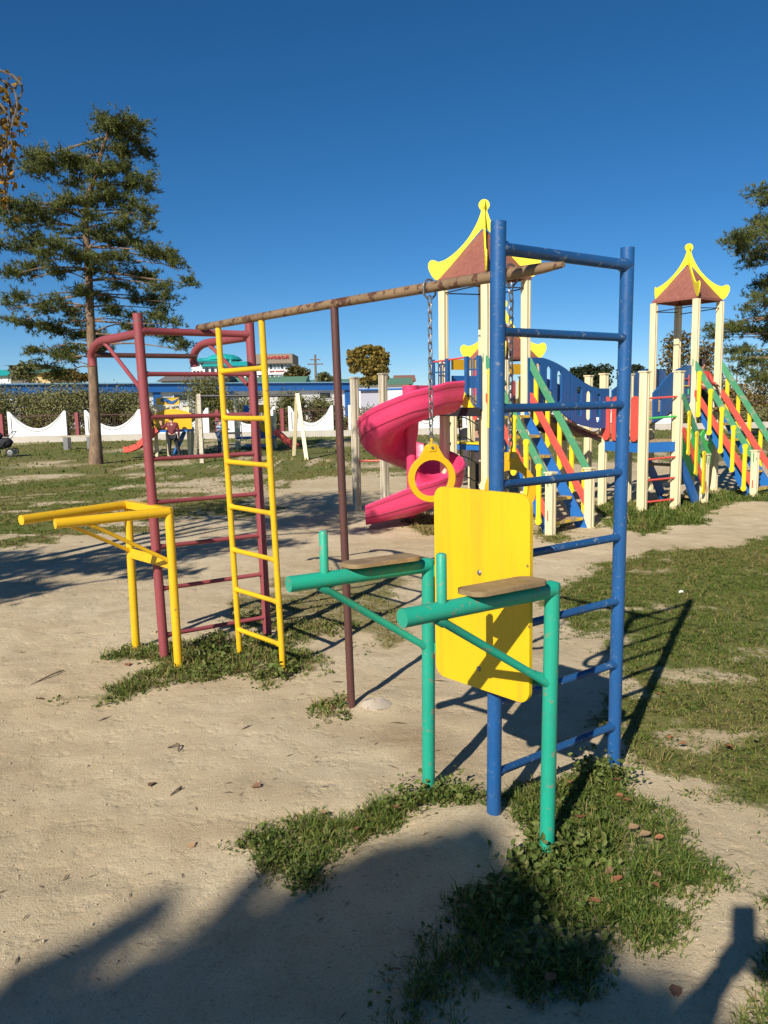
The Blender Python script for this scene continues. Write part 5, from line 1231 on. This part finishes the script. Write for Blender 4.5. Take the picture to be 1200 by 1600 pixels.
def text(body, u, v, hpx, mat, parent, y_, wpx=None, name='sign_lettering'):
    c = bpy.data.curves.new(name, 'FONT'); c.body = body; c.align_x = 'CENTER'; c.align_y = 'CENTER'; c.size = 1; c.extrude = .08
    tmp = bpy.data.objects.new('tmp', c); COL.objects.link(tmp); dg = bpy.context.evaluated_depsgraph_get()
    me = bpy.data.meshes.new_from_object(tmp.evaluated_get(dg)); bpy.data.objects.remove(tmp); me.name = name
    co = np.array([v_.co[:] for v_ in me.vertices]); co[:, 2] = np.clip(co[:, 2], -.08, .08)
    h = co[:, 1].max() - co[:, 1].min(); w = co[:, 0].max() - co[:, 0].min()
    sy = hpx * HY / FOC / h; sx = wpx * HY / FOC / w if wpx else sy
    co[:, 0] = (co[:, 0] - (co[:, 0].max() + co[:, 0].min()) / 2) * sx; co[:, 1] = (co[:, 1] - (co[:, 1].max() + co[:, 1].min()) / 2) * sy
    out = np.stack([co[:, 0] + hx(u) - X0, y_ - co[:, 2], co[:, 1] + hz(v)], 1)
    me.vertices.foreach_set('co', out.astype(np.float32).ravel()); me.update(); me.materials.clear(); me.materials.append(mat)
    o = link(name, me, parent); KIDS.setdefault(parent.name, []).append(o); return o
RED = plain('red_sign_paint', (.62, .02, .03), .5, 0, .05, 1, 0)
text('ДОМОВОЙ', 430.5, 559, 5.6, RED, hotel, -1.02, 43)
hbx(400.5, 457.5, 585.5, 577.5, -.35, 0).build('white_band', MT['white'], hotel)
text('для вашей', 433, 580.2, 3.0, RED, hotel, -.45, 22, 'band_lettering')
for (u0, u1, v0, v1, n_) in ((403, 456, 569.5, 577, 9), (403, 454, 583.8, 588.8, 8), (403, 455, 594, 600, 8)):
    for k in range(n_):
        a = u0 + (u1 - u0) * (k + .08) / n_; c = u0 + (u1 - u0) * (k + .86) / n_
        f = hbx(a, c, v1, v0, -.12, 0).build('window', MT['white'], hotel); hbx(a + .5, c - .5, v1 - .4, v0 + .4, -.2, -.12).build('pane', plain('pale_window_glass', (.16, .22, .26), .15, 0, .5, .4, 0) if k % 3 else MT['glass'], f)
for (u0, u1, v0, v1, n_, d0) in ((315, 398, 572, 579, 9, 2), (315, 398, 585, 591, 9, 2), (293, 312, 563, 568, 3, 4), (293, 310, 575, 580, 3, 4)):
    for k in range(n_):
        a = u0 + (u1 - u0) * (k + .12) / n_; c = u0 + (u1 - u0) * (k + .80) / n_
        f = hbx(a, c, v1, v0, d0 - .12, d0).build('window', MT['white'], hotel); hbx(a + .5, c - .5, v1 - .4, v0 + .4, d0 - .2, d0 - .12).build('pane', MT['glass'], f)
def hip(u0, u1, v_e, v_t, ins, d0, d1, label):
    x0, x1 = hx(u0) - X0, hx(u1) - X0; zz, zt = hz(v_e), hz(v_t); i = ins * HY / FOC; dm = (d0 + d1) / 2
    MB().add([(x0, d0, zz), (x1, d0, zz), (x1, d1, zz), (x0, d1, zz), (x0 + i, dm - .6, zt), (x1 - i, dm - .6, zt), (x1 - i, dm + .6, zt), (x0 + i, dm + .6, zt)], [(0, 1, 5, 4), (1, 2, 6, 5), (2, 3, 7, 6), (3, 0, 4, 7), (4, 5, 6, 7), (0, 3, 2, 1)]).build('roof', MT['teal'], hotel, label)
hip(288, 340, 561, 553, 8, 3.2, 15, 'teal roof of the left block'); hip(310, 402, 570, 561, 5, 1.4, 12, 'long teal roof of the middle block')
hbx(306, 352, 561, 556, 6, 14).build('wall', MT['teal'], hotel, 'teal drum under the round roof'); 
for (va, vb, ia, ib) in ((557, 552, 0, 5), (552, 548.2, 5, 13), (548.2, 546.3, 13, 25)):
    pa = 8; wv = []; cxm = (hx(302) + hx(364)) / 2 - X0; hw = (hx(364) - hx(302)) / 2; s_ = HY / FOC
    for v_, i_ in ((va, ia), (vb, ib)):
        for k in range(16): a = 2 * math.pi * k / 16; wv.append((cxm + (hw - i_ * s_) * math.cos(a), 10 + 5 * (1 - i_ / 31) * math.sin(a), hz(v_)))
    MB().add(wv, [(k, (k + 1) % 16, 16 + (k + 1) % 16, 16 + k) for k in range(16)] + [tuple(range(16, 32))]).build('dome_tier', MT['teal'], hotel, 'rounded teal dome roof')
# ---- power pole
pp_ = D(495, 640, 88); po = thing('power_pole', 'thin wooden power pole with two cross arms against the sky', 'utility pole', (pp_.x, 88, 0))
zt = D(495, 554, 88).z; MB().tube([(0, 0, -.3), (0, 0, zt)], [.16, .11], 8).build('mast', MT['greybark'], po)
for v, w in ((562, 1.1), (569, 1.7)):
    z = D(495, v, 88).z; MB().box((0, -.1, z), (w, .1, .12)).build('cross_arm', MT['greybark'], po)
# ---- concrete bridge at the right
BY = 75.0
br = thing('road_bridge', 'pale concrete road bridge with a railing beyond the right stairs', 'bridge', (D(1190, 640, BY).x, BY, 0))
zb1, zb0 = D(1190, 626, BY).z, D(1190, 632, BY).z; zb2 = D(1190, 640, BY).z; bw = 34
MT['conc'] = plain('pale_concrete', (.44, .41, .35), .9, 0, .12, 1, .1)
MB().box((6, 4, (zb1 + zb0) / 2), (bw, 8, zb1 - zb0)).build('deck', MT['greyroof'], br); MB().box((6, 4, (zb0 + zb2) / 2 - .1), (bw, 7, zb0 - zb2 + .2)).build('girder', MT['conc'], br)
for x_ in (-6, -.6, 5, 11): MB().box((x_, 4, zb2 / 2 - .1), (1.1, 5, zb2 - .1)).build('pier', MT['conc'], br)
rl = MB()
for k in range(50): rl.box((-11 + k * .68, .1, zb1 + .28), (.06, .06, .6))
rl.box((6, .1, zb1 + .56), (bw, .06, .06)).box((6, .1, zb1 + .28), (bw, .05, .05)); rl.build('railing', MT['conc'], br)
lp = thing('street_lamp', 'thin white street lamp on the bridge at the right edge', 'street lamp', (D(1183, 620, BY).x, BY + 1, zb1))
zl_ = D(1183, 608, BY).z - zb1; MB().tube([(0, 0, 0), (0, 0, zl_)], .05, 6).build('mast', MT['white'], lp); MB().box((.12, 0, zl_), (.42, .2, .12)).build('lamp_head', MT['white'], lp)

# ================================================================== FAR PLAYGROUND ON THE LEFT
def slot_post(x_, y_, z0, z1, parent, w=.09, mat='cream'): return MB().box((x_, y_, (z0 + z1) / 2), (w, w, z1 - z0)).build('post', MT[mat], parent)
sy = 23.9; k_ = sy / FOC
hs1 = thing('slide_house', 'small yellow castle-like play house with coral red slide', 'play house', (D(270, 700, sy).x, sy, 0)); HX = hs1.location.x
def hp(u, v): p = D(u, v, sy); return (p.x - HX, p.z)
def pl(name, u0, v0, u1, v1, mat, parent, yy=0, th=.05, label=None):
    a = hp(u0, v1); c = hp(u1, v0); return MB().box(((a[0] + c[0]) / 2, yy, (a[1] + c[1]) / 2), (c[0] - a[0], th, c[1] - a[1])).build(name, MT[mat], parent, label)
p1 = pl('sign_panel', 245, 621, 280, 633, 'ring', hs1, -.03, .05, 'yellow board with a dark curved fish shape')
fish = [(-.24, .04), (-.12, .09), (0, .05), (.10, -.01), (.2, .03), (.3, .08), (.24, -.02), (.12, -.09), (-.02, -.07), (-.12, .0), (-.2, -.04)]
c = hp(264, 626.5); MB().plate([[(x_ , z_) for x_, z_ in fish]], .02, frameM(Vector((c[0], -.066, c[1])), (1, 0, 0), (0, 0, 1))).build('fish_shape', MT['dblue'], p1)
for u in (243, 248, 257, 263, 272, 278, 289, 294): pl('post', u - 2.2, 634, u + 1.2, 650, 'cream', hs1, 0, .08, 'short cream picket')
top = [(-.0, 0), (1.12, 0), (1.12, .45)] + [(1.12 - 1.12 * k / 16, .45 + .14 * math.sin(math.pi * k / 16)) for k in range(1, 16)] + [(0, .45)]
a = hp(242, 671); MB().plate([top], .05, frameM(Vector((a[0], -.06, a[1])), (1, 0, 0), (0, 0, 1))).build('front_wall', MT['ring'], hs1, 'yellow front wall with rounded top')
for u in (245, 296, 263): slot_post(hp(u, 700)[0], 0, -.1, hp(u, 668)[1], hs1)
slot_post(hp(252, 700)[0], .8, -.1, hp(252, 668)[1], hs1); slot_post(hp(292, 700)[0], .8, -.1, hp(292, 668)[1], hs1)
pl('deck_edge', 242, 671, 297, 675, 'sblue', hs1, .1, .9)
sld = MB(); P0 = Vector((*hp(252, 672), 0)); 
pts = [Vector((hp(u, v)[0], -.25, hp(u, v)[1])) for u, v in ((252, 673), (243, 679), (233, 689), (222, 699), (210, 704), (201, 705))]
for i in range(len(pts) - 1): sld.beam(pts[i], pts[i + 1] + (pts[i + 1] - pts[i]) * .04, .42, .04)
for sgn in (-.21, .21):
    for i in range(len(pts) - 1): sld.beam(pts[i] + Vector((0, sgn, .07)), pts[i + 1] + Vector((0, sgn, .07)), .03, .16)
sld.build('slide', MT['sred'], hs1, 'short coral red slide')
MB().beam(Vector((hp(268, 700)[0], .3, .05)), Vector((hp(284, 676)[0], .3, hp(284, 676)[1])), .4, .05).build('ramp', MT['sblue'], hs1)
hs2 = thing('panel_house', 'small blue and yellow play house with dark red slide beyond the yellow ladder', 'play house', (D(415, 700, 27).x, 27, 0)); HX = hs2.location.x; sy = 27.0
for u, v0 in ((366, 612), (370, 655), (392, 655), (398, 640), (424, 650), (431, 640)): slot_post(hp(u, 700)[0], .0 if u % 2 else .5, -.1, hp(u, v0)[1], hs2)
pl('wall_panel', 401, 655, 423, 683, 'dblue', hs2, -.05, .04, 'blue wall panel with an orange fish shape')
c = hp(411, 666); MB().plate([[(x_ * 1.1, z_ * 2.6) for x_, z_ in fish]], .03, frameM(Vector((c[0], -.09, c[1])), (1, 0, 0), (0, 0, 1))).build('fish_shape', MT['ring'], hs2)
pl('top_panel', 404, 632, 422, 645, 'ring', hs2, -.05, .05, 'yellow top panel'); pl('side_panel', 381, 633, 389, 646, 'sblue', hs2, -.05, .05); pl('deck_edge', 370, 682, 432, 686, 'sblue', hs2, .2, .7); pl('bench', 384, 694, 428, 697, 'sblue', hs2, -.3, .3)
sld = MB(); pts = [Vector((hp(u, v)[0], -.1, hp(u, v)[1])) for u, v in ((430, 676), (438, 682), (448, 691), (458, 698), (466, 701))]
for i in range(len(pts) - 1):
    sld.beam(pts[i], pts[i + 1], .42, .04)
    for sgn in (-.21, .21): sld.beam(pts[i] + Vector((0, sgn, .07)), pts[i + 1] + Vector((0, sgn, .07)), .03, .17)
sld.build('slide', MT['sred'], hs2, 'dark red slide')
# swing frame
sw = thing('swing_frame', 'weathered white A-frame swing with a dark top bar', 'swing', (D(390, 715, 21.7).x, 22.5, 0)); SX = sw.location
for (u0, v0, y0, u1, v1) in ((316, 723, 21.2, 311, 617), (305, 713, 23.6, 310, 617), (480, 719, 21.6, 465, 616), (459, 713, 23.4, 464, 616)):
    a = D(u0, v0, y0); a.z = -.1; c = D(u1, v1, 22.5); MB().beam(a - SX, c - SX, .10, .10, (0, 1, 0)).build('leg', MT['grey' if u0 < 400 else 'cream'], sw)
a = D(310, 619, 22.5); c = D(465, 618, 22.5); MB().tube([a - SX, c - SX], .038, 8).build('top_bar', MT['black'], sw)
for u in (349, 372): 
    q = D(u, 619, 22.5) - SX
    MB().tube([q, q + Vector((.05, .1, -1.25))], .012, 5).build('swing_chain', MT['steel'], sw)
q = D(360, 677, 22.5) - SX; MB().box((q.x, .1, q.z), (.55, .22, .05)).build('swing_seat', MT['rubber'], sw)
# rubbish urns left of the pine
ur = thing('park_bench', 'small grey park bench on two legs near the kerb left of the pine', 'bench', (D(124, 700, 29).x, 29, 0))
for dx in (-.42, .42): MB().box((dx, 0, .2), (.16, .34, .5)).build('leg', MT['steel'], ur)
MB().box((0, 0, .48), (1.35, .36, .06)).build('seat', MT['grey'], ur)
# pram at the left edge
def pram(label, x_, y_, rz, group=None):
    t = thing('pram', label, 'pram', (x_, y_, 0), rz)
    wheel = MB(); wheel.tube([(.155 * math.cos(a * .35), 0, .155 * math.sin(a * .35)) for a in range(18)], .022, 6, False, True)
    tyre = wheel.mesh('tyre', MT['rubber']); hub = MB().lathe([(.001, -.01), (.06, -.012), (.11, -.006), (.11, .006), (.06, .012), (.001, .01)], (0, 0, 0), 12); hub.v = [(a, c, b_) for a, b_, c in hub.v]; hubm = hub.mesh('rim', MT['steel'])
    for dx in (-.34, .36):
        for dy in (-.26, .26): o = rep('wheel', tyre, t, (dx, dy, .177)); rep('rim', hubm, o)
    fr = MB()
    for dy in (-.24, .24):
        fr.tube([(-.34, dy, .18), (.1, dy, .5), (.5, dy, 1.0)], .014, 6); fr.tube([(.36, dy, .18), (-.05, dy, .55), (-.3, dy, .75)], .014, 6)
    fr.tube([(.5, -.24, 1.0), (.5, .24, 1.0)], .016, 6); fr.build('frame', MT['black'], t)
    MB().tube([(-.42, 0, .62), (-.30, 0, .56), (0, 0, .54), (.25, 0, .58), (.34, 0, .66)], [.10, .2, .23, .2, .14], 12).build('seat', MT['dark'], t, None, False, True)
    hd_ = MB(); hd_.tube([(-.1 + .02, 0, .72), (-.24, 0, .86), (-.40, 0, .84), (-.46, 0, .72)], [.22, .24, .22, .14], 12); hd_.build('hood', MT['dark'], t, None, False, True)
    return t
pr_ = pram('dark pram with spoked wheels at the left edge of the lawn', D(5, 715, 25.4).x, 25.4, 0.1); pr_.scale = (.8, .8, .8)
pram('dark pram parked behind the posts of the left tower', D(764, 752, 14.2).x, 14.3, .4)

# ================================================================== PEOPLE
SKIN = plain('skin', (.52, .30, .21), .55, 0, .06, 20, 0); HAIR = plain('dark_hair', (.03, .018, .012), .6, 0, .2, 40, .2)
def skin(name, V, E, Rr, mat, parent, sub=2):
    me = bpy.data.meshes.new(name); me.from_pydata(V, E, []); o = bpy.data.objects.new(name, me); COL.objects.link(o)
    sk = o.modifiers.new('s', 'SKIN'); o.modifiers.new('d', 'SUBSURF').levels = sub
    for i, v in enumerate(me.skin_vertices[0].data): v.radius = (Rr[i], Rr[i] * .92); v.use_root = (i == 0)
    dg = bpy.context.evaluated_depsgraph_get(); m2 = bpy.data.meshes.new_from_object(o.evaluated_get(dg)); bpy.data.objects.remove(o); m2.name = name
    m2.materials.clear(); m2.materials.append(mat); m2.polygons.foreach_set('use_smooth', [True] * len(m2.polygons))
    r = link(name, m2, parent); KIDS.setdefault(parent.name, []).append(r); return r
def person(label, loc, rz, hgt, J, top_mat, leg_mat, group=None, hair=True, face=True, shoe=None):
    """J: joints for a 1.0-high figure: facing -y; keys pelvis chest neck head lsh lel lwr rsh rel rwr lhip lkn lan ltoe ..."""
    t = thing('person', label, 'person', loc, rz, group); s = hgt
    j = {k: Vector(v) * s for k, v in J.items()}
    order = ['pelvis', 'belly', 'chest', 'neck', 'headlo', 'headmid', 'headtop', 'lsh', 'lel', 'lwr', 'lha', 'rsh', 'rel', 'rwr', 'rha', 'lhip', 'lkn', 'lan', 'ltoe', 'rhip', 'rkn', 'ran', 'rtoe']
    rad = dict(pelvis=.078, belly=.074, chest=.085, neck=.033, headlo=.048, headmid=.062, headtop=.048, lsh=.042, lel=.029, lwr=.02, lha=.022, lhip=.06, lkn=.041, lan=.026, ltoe=.022)
    E = [('pelvis', 'belly'), ('belly', 'chest'), ('chest', 'neck'), ('neck', 'headlo'), ('headlo', 'headmid'), ('headmid', 'headtop'), ('chest', 'lsh'), ('lsh', 'lel'), ('lel', 'lwr'), ('lwr', 'lha'), ('chest', 'rsh'), ('rsh', 'rel'), ('rel', 'rwr'), ('rwr', 'rha'), ('pelvis', 'lhip'), ('lhip', 'lkn'), ('lkn', 'lan'), ('lan', 'ltoe'), ('pelvis', 'rhip'), ('rhip', 'rkn'), ('rkn', 'ran'), ('ran', 'rtoe')]
    def rr(k): return (rad[k] if k in rad else rad['l' + k[1:]]) * s
    def sub(keys, grow, name, mat):
        ks = [k for k in order if k in keys]; ix = {k: i for i, k in enumerate(ks)}
        return skin(name, [j[k] for k in ks], [(ix[a], ix[b_]) for a, b_ in E if a in ix and b_ in ix], [rr(k) * grow for k in ks], mat, t)
    sub(order, 1.0, 'body', SKIN)
    sub(['pelvis', 'belly', 'chest', 'neck', 'lsh', 'lel', 'lwr', 'rsh', 'rel', 'rwr'], 1.2, 'jacket', top_mat)
    sub(['pelvis', 'lhip', 'lkn', 'lan', 'rhip', 'rkn', 'ran'], 1.2, 'trousers', leg_mat)
    for q in 'lr':
        a, b_ = j[q + 'an'], j[q + 'toe']; MB().tube([a + (a - b_) * .3 + Vector((0, 0, -.012 * s)), a.lerp(b_, .3) + Vector((0, 0, -.004 * s)), b_ + (b_ - a) * .25], [.032 * s, .036 * s, .026 * s], 10).build('shoe', shoe or MT['rubber'], t, None, False, True)
        w_, h_ = j[q + 'wr'], j[q + 'ha']; dv = (h_ - w_).normalized(); sd_ = dv.cross(Vector((0, 1, 0))).normalized()
        hm = MB()
        for k in range(4):
            b0 = h_ + sd_ * (k - 1.5) * .012 * s; L = (.052, .06, .056, .044)[k] * s; hm.tube([b0 - dv * .01 * s, b0 + dv * L * .5, b0 + dv * L + Vector((0, -.012 * s, 0))], [.0075 * s, .007 * s, .005 * s], 6)
        hm.tube([h_ - dv * .02 * s, h_ + sd_ * .026 * s + dv * .006 * s + Vector((0, -.01 * s, 0)), h_ + sd_ * .032 * s + dv * .03 * s + Vector((0, -.014 * s, 0))], [.009 * s, .008 * s, .006 * s], 6)
        hm.build('fingers', SKIN, t, None, False, True)
    hm_, ht_ = j['headmid'], j['headtop']; up_ = (ht_ - hm_).normalized()
    if hair:
        MB().lathe([(.064 * s, -.030 * s), (.070 * s, .005 * s), (.064 * s, .04 * s), (.042 * s, .068 * s), (.001, .078 * s)], tuple(hm_ + Vector((0, .012 * s, .012 * s))), 16).build('hair', HAIR, t, None, False, True)
    if face:
        f0 = hm_ + Vector((0, -.058 * s, .0))
        for sx in (-1, 1):
            MB().lathe([(.001, -.009 * s), (.008 * s, -.004 * s), (.009 * s, 0), (.008 * s, .004 * s), (.001, .009 * s)], tuple(f0 + Vector((sx * .022 * s, .0, .0))), 8).build('eye', MT['black'], t, None, False, True)
            MB().tube([hm_ + Vector((sx * .058 * s, .0, -.022 * s)), hm_ + Vector((sx * .066 * s, .004 * s, 0)), hm_ + Vector((sx * .058 * s, .0, .02 * s))], [.008 * s, .011 * s, .008 * s], 8).build('ear', SKIN, t, None, False, True)
        MB().tube([f0 + Vector((0, .004 * s, .004 * s)), f0 + Vector((0, -.012 * s, -.018 * s)), f0 + Vector((0, .0, -.024 * s))], [.005 * s, .010 * s, .008 * s], 8).build('nose', SKIN, t, None, False, True)
        MB().tube([f0 + Vector((-.014 * s, .006 * s, -.038 * s)), f0 + Vector((0, -.001 * s, -.039 * s)), f0 + Vector((.014 * s, .006 * s, -.038 * s))], [.003 * s, .005 * s, .003 * s], 6).build('mouth', plain('lips', (.35, .12, .1), .5, 0, .05, 20, 0), t, None, False, True)
    return t
STAND = dict(pelvis=(0, 0, .53), belly=(0, .0, .62), chest=(0, .0, .74), neck=(0, .0, .83), headlo=(0, -.01, .87), headmid=(0, -.012, .92), headtop=(0, -.005, .955),
    lsh=(-.115, 0, .79), lel=(-.15, .01, .63), lwr=(-.15, -.04, .49), lha=(-.15, -.05, .445), rsh=(.115, 0, .79), rel=(.15, .01, .63), rwr=(.15, -.04, .49), rha=(.15, -.05, .445),
    lhip=(-.06, 0, .50), lkn=(-.075, -.015, .27), lan=(-.08, .01, .04), ltoe=(-.085, -.07, .022), rhip=(.06, 0, .50), rkn=(.075, -.015, .27), ran=(.08, .01, .04), rtoe=(.085, -.07, .022))
MT['maroon'] = plain('maroon_padded_vest', (.15, .02, .03), .7, 0, .25, 12, .3); MT['denim'] = plain('blue_denim', (.05, .085, .15), .8, 0, .2, 14, .1)
def stripes():
    m, n, b = nodes('blue_striped_jumper'); w = N(n, 'ShaderNodeTexWave', wave_type='BANDS', bands_direction='Z', Scale=3.2); tc = N(n, 'ShaderNodeTexCoord'); n.links.new(tc.outputs['Object'], w.inputs['Vector'])
    n.links.new(ramp(n, w.outputs['Fac'], [(0.4, (.03, .08, .22)), (.55, (.35, .48, .60))]).outputs[0], b.inputs['Base Color']); b.inputs['Roughness'].default_value = .85; return m
MT['stripe'] = stripes()
J = dict(STAND); J.update(rel=(.20, -.05, .68), rwr=(.24, -.12, .78), rha=(.25, -.13, .82), lan=(-.16, .03, .04), ltoe=(-.19, -.04, .022), lkn=(-.11, 0, .27))
person('child in maroon vest and dark trousers by the yellow slide house', (D(271, 715, 23.3).x, 23.3, 0), math.pi + .2, 1.24, J, MT['maroon'], MT['dark'], None, True, True, MT['white'])
J = dict(STAND); J.update(lkn=(-.06, -.06, .27), lan=(-.04, -.02, .04), ltoe=(-.04, -.10, .022), lel=(-.14, -.05, .66), lwr=(-.1, -.15, .62), lha=(-.09, -.18, .61), rel=(.14, -.05, .66), rwr=(.1, -.15, .60), rha=(.09, -.18, .60))
person('child in a blue striped jumper and jeans standing inside the swing frame', (D(346, 707, 25.0).x, 25.0, 0), 2.4, 1.22, J, MT['stripe'], MT['denim'])
# child sitting at the top of the right stairs
J = dict(STAND); J = {k: Vector(v) - Vector((0, 0, .44)) for k, v in J.items()}
J.update(lkn=(-.09, -.24, .10), rkn=(.09, -.24, .10), lan=(-.09, -.30, -.14), ran=(.09, -.30, -.14), ltoe=(-.09, -.37, -.155), rtoe=(.09, -.37, -.155), lhip=(-.06, -.03, .07), rhip=(.06, -.03, .07), lel=(-.16, -.08, .21), lwr=(-.12, -.2, .2), lha=(-.11, -.24, .19), rel=(.16, -.08, .21), rwr=(.12, -.2, .2), rha=(.11, -.24, .19))
w_ = FO + E1 * (CX + .60) + E2 * (CY + .22)
person('dark-haired child in red sitting at the top of the right stairs', (w_.x, w_.y, DK + .03), TH - .5, 1.12, J, plain('red_jacket', (.42, .04, .035), .7, 0, .1, 12, 0), MT['dark'])
# adult crouching beside the pram in dark floral clothes, seen between the tower posts
J = {k: Vector(v) - Vector((0, 0, .30)) for k, v in STAND.items()}
J.update(lkn=(-.10, -.20, .26), rkn=(.10, -.20, .26), lan=(-.09, -.04, .05), ran=(.09, -.04, .05), ltoe=(-.1, -.12, .022), rtoe=(.1, -.12, .022), lhip=(-.06, -.01, .21), rhip=(.06, -.01, .21))
person('adult in dark clothes crouching behind the posts of the left tower', (D(748, 760, 13.6).x, 13.7, 0), .6, 1.68, J, plain('dark_floral_cloth', (.06, .045, .06), .8, 0, .9, 30, 0), MT['dark'])
# the photographer: stands behind the camera, arms bent, holding the phone up; only the shadow is in view
J = dict(STAND); 
PHX = dict(pelvis=(.24, -.52, .90), belly=(.23, -.50, 1.06), chest=(.21, -.46, 1.26), neck=(.20, -.45, 1.42), headlo=(.19, -.46, 1.48), headmid=(.18, -.46, 1.565), headtop=(.18, -.455, 1.62), lsh=(.03, -.38, 1.345), lel=(-.277, -.14, 1.36), lwr=(-.145, -.085, 1.545), lha=(-.105, -.072, 1.59), rsh=(.38, -.44, 1.345), rel=(.34, -.20, 1.26), rwr=(.06, -.10, 1.53), rha=(.015, -.075, 1.585),
    lhip=(.16, -.52, .85), lkn=(.20, -.50, .46), lan=(.19, -.52, .07), ltoe=(.17, -.40, .04), rhip=(.34, -.52, .85), rkn=(.41, -.50, .46), ran=(.43, -.52, .07), rtoe=(.46, -.40, .04))
PHX = {k: Vector(v) / 1.70 for k, v in PHX.items()}
person('photographer in dark clothes holding a phone up with both hands', (0, 0, 0), 0, 1.70, PHX, MT['dark'], MT['dark'])
phn = thing('mobile_phone', 'slim dark mobile phone held upright by the photographer', 'phone', (-.062, -.05, 1.665))
MB().plate([rrect(.074, .155, .01, 3)], .008, frameM(Vector((0, 0, .02)), (1, 0, 0), (0, .137, .99))).build('phone_body', MT['black'], phn); MB().plate([rrect(.068, .145, .006, 2)], .001, frameM(Vector((0, -.0048, .0195)), (1, 0, 0), (0, .137, .99))).build('screen', MT['glass'], phn)
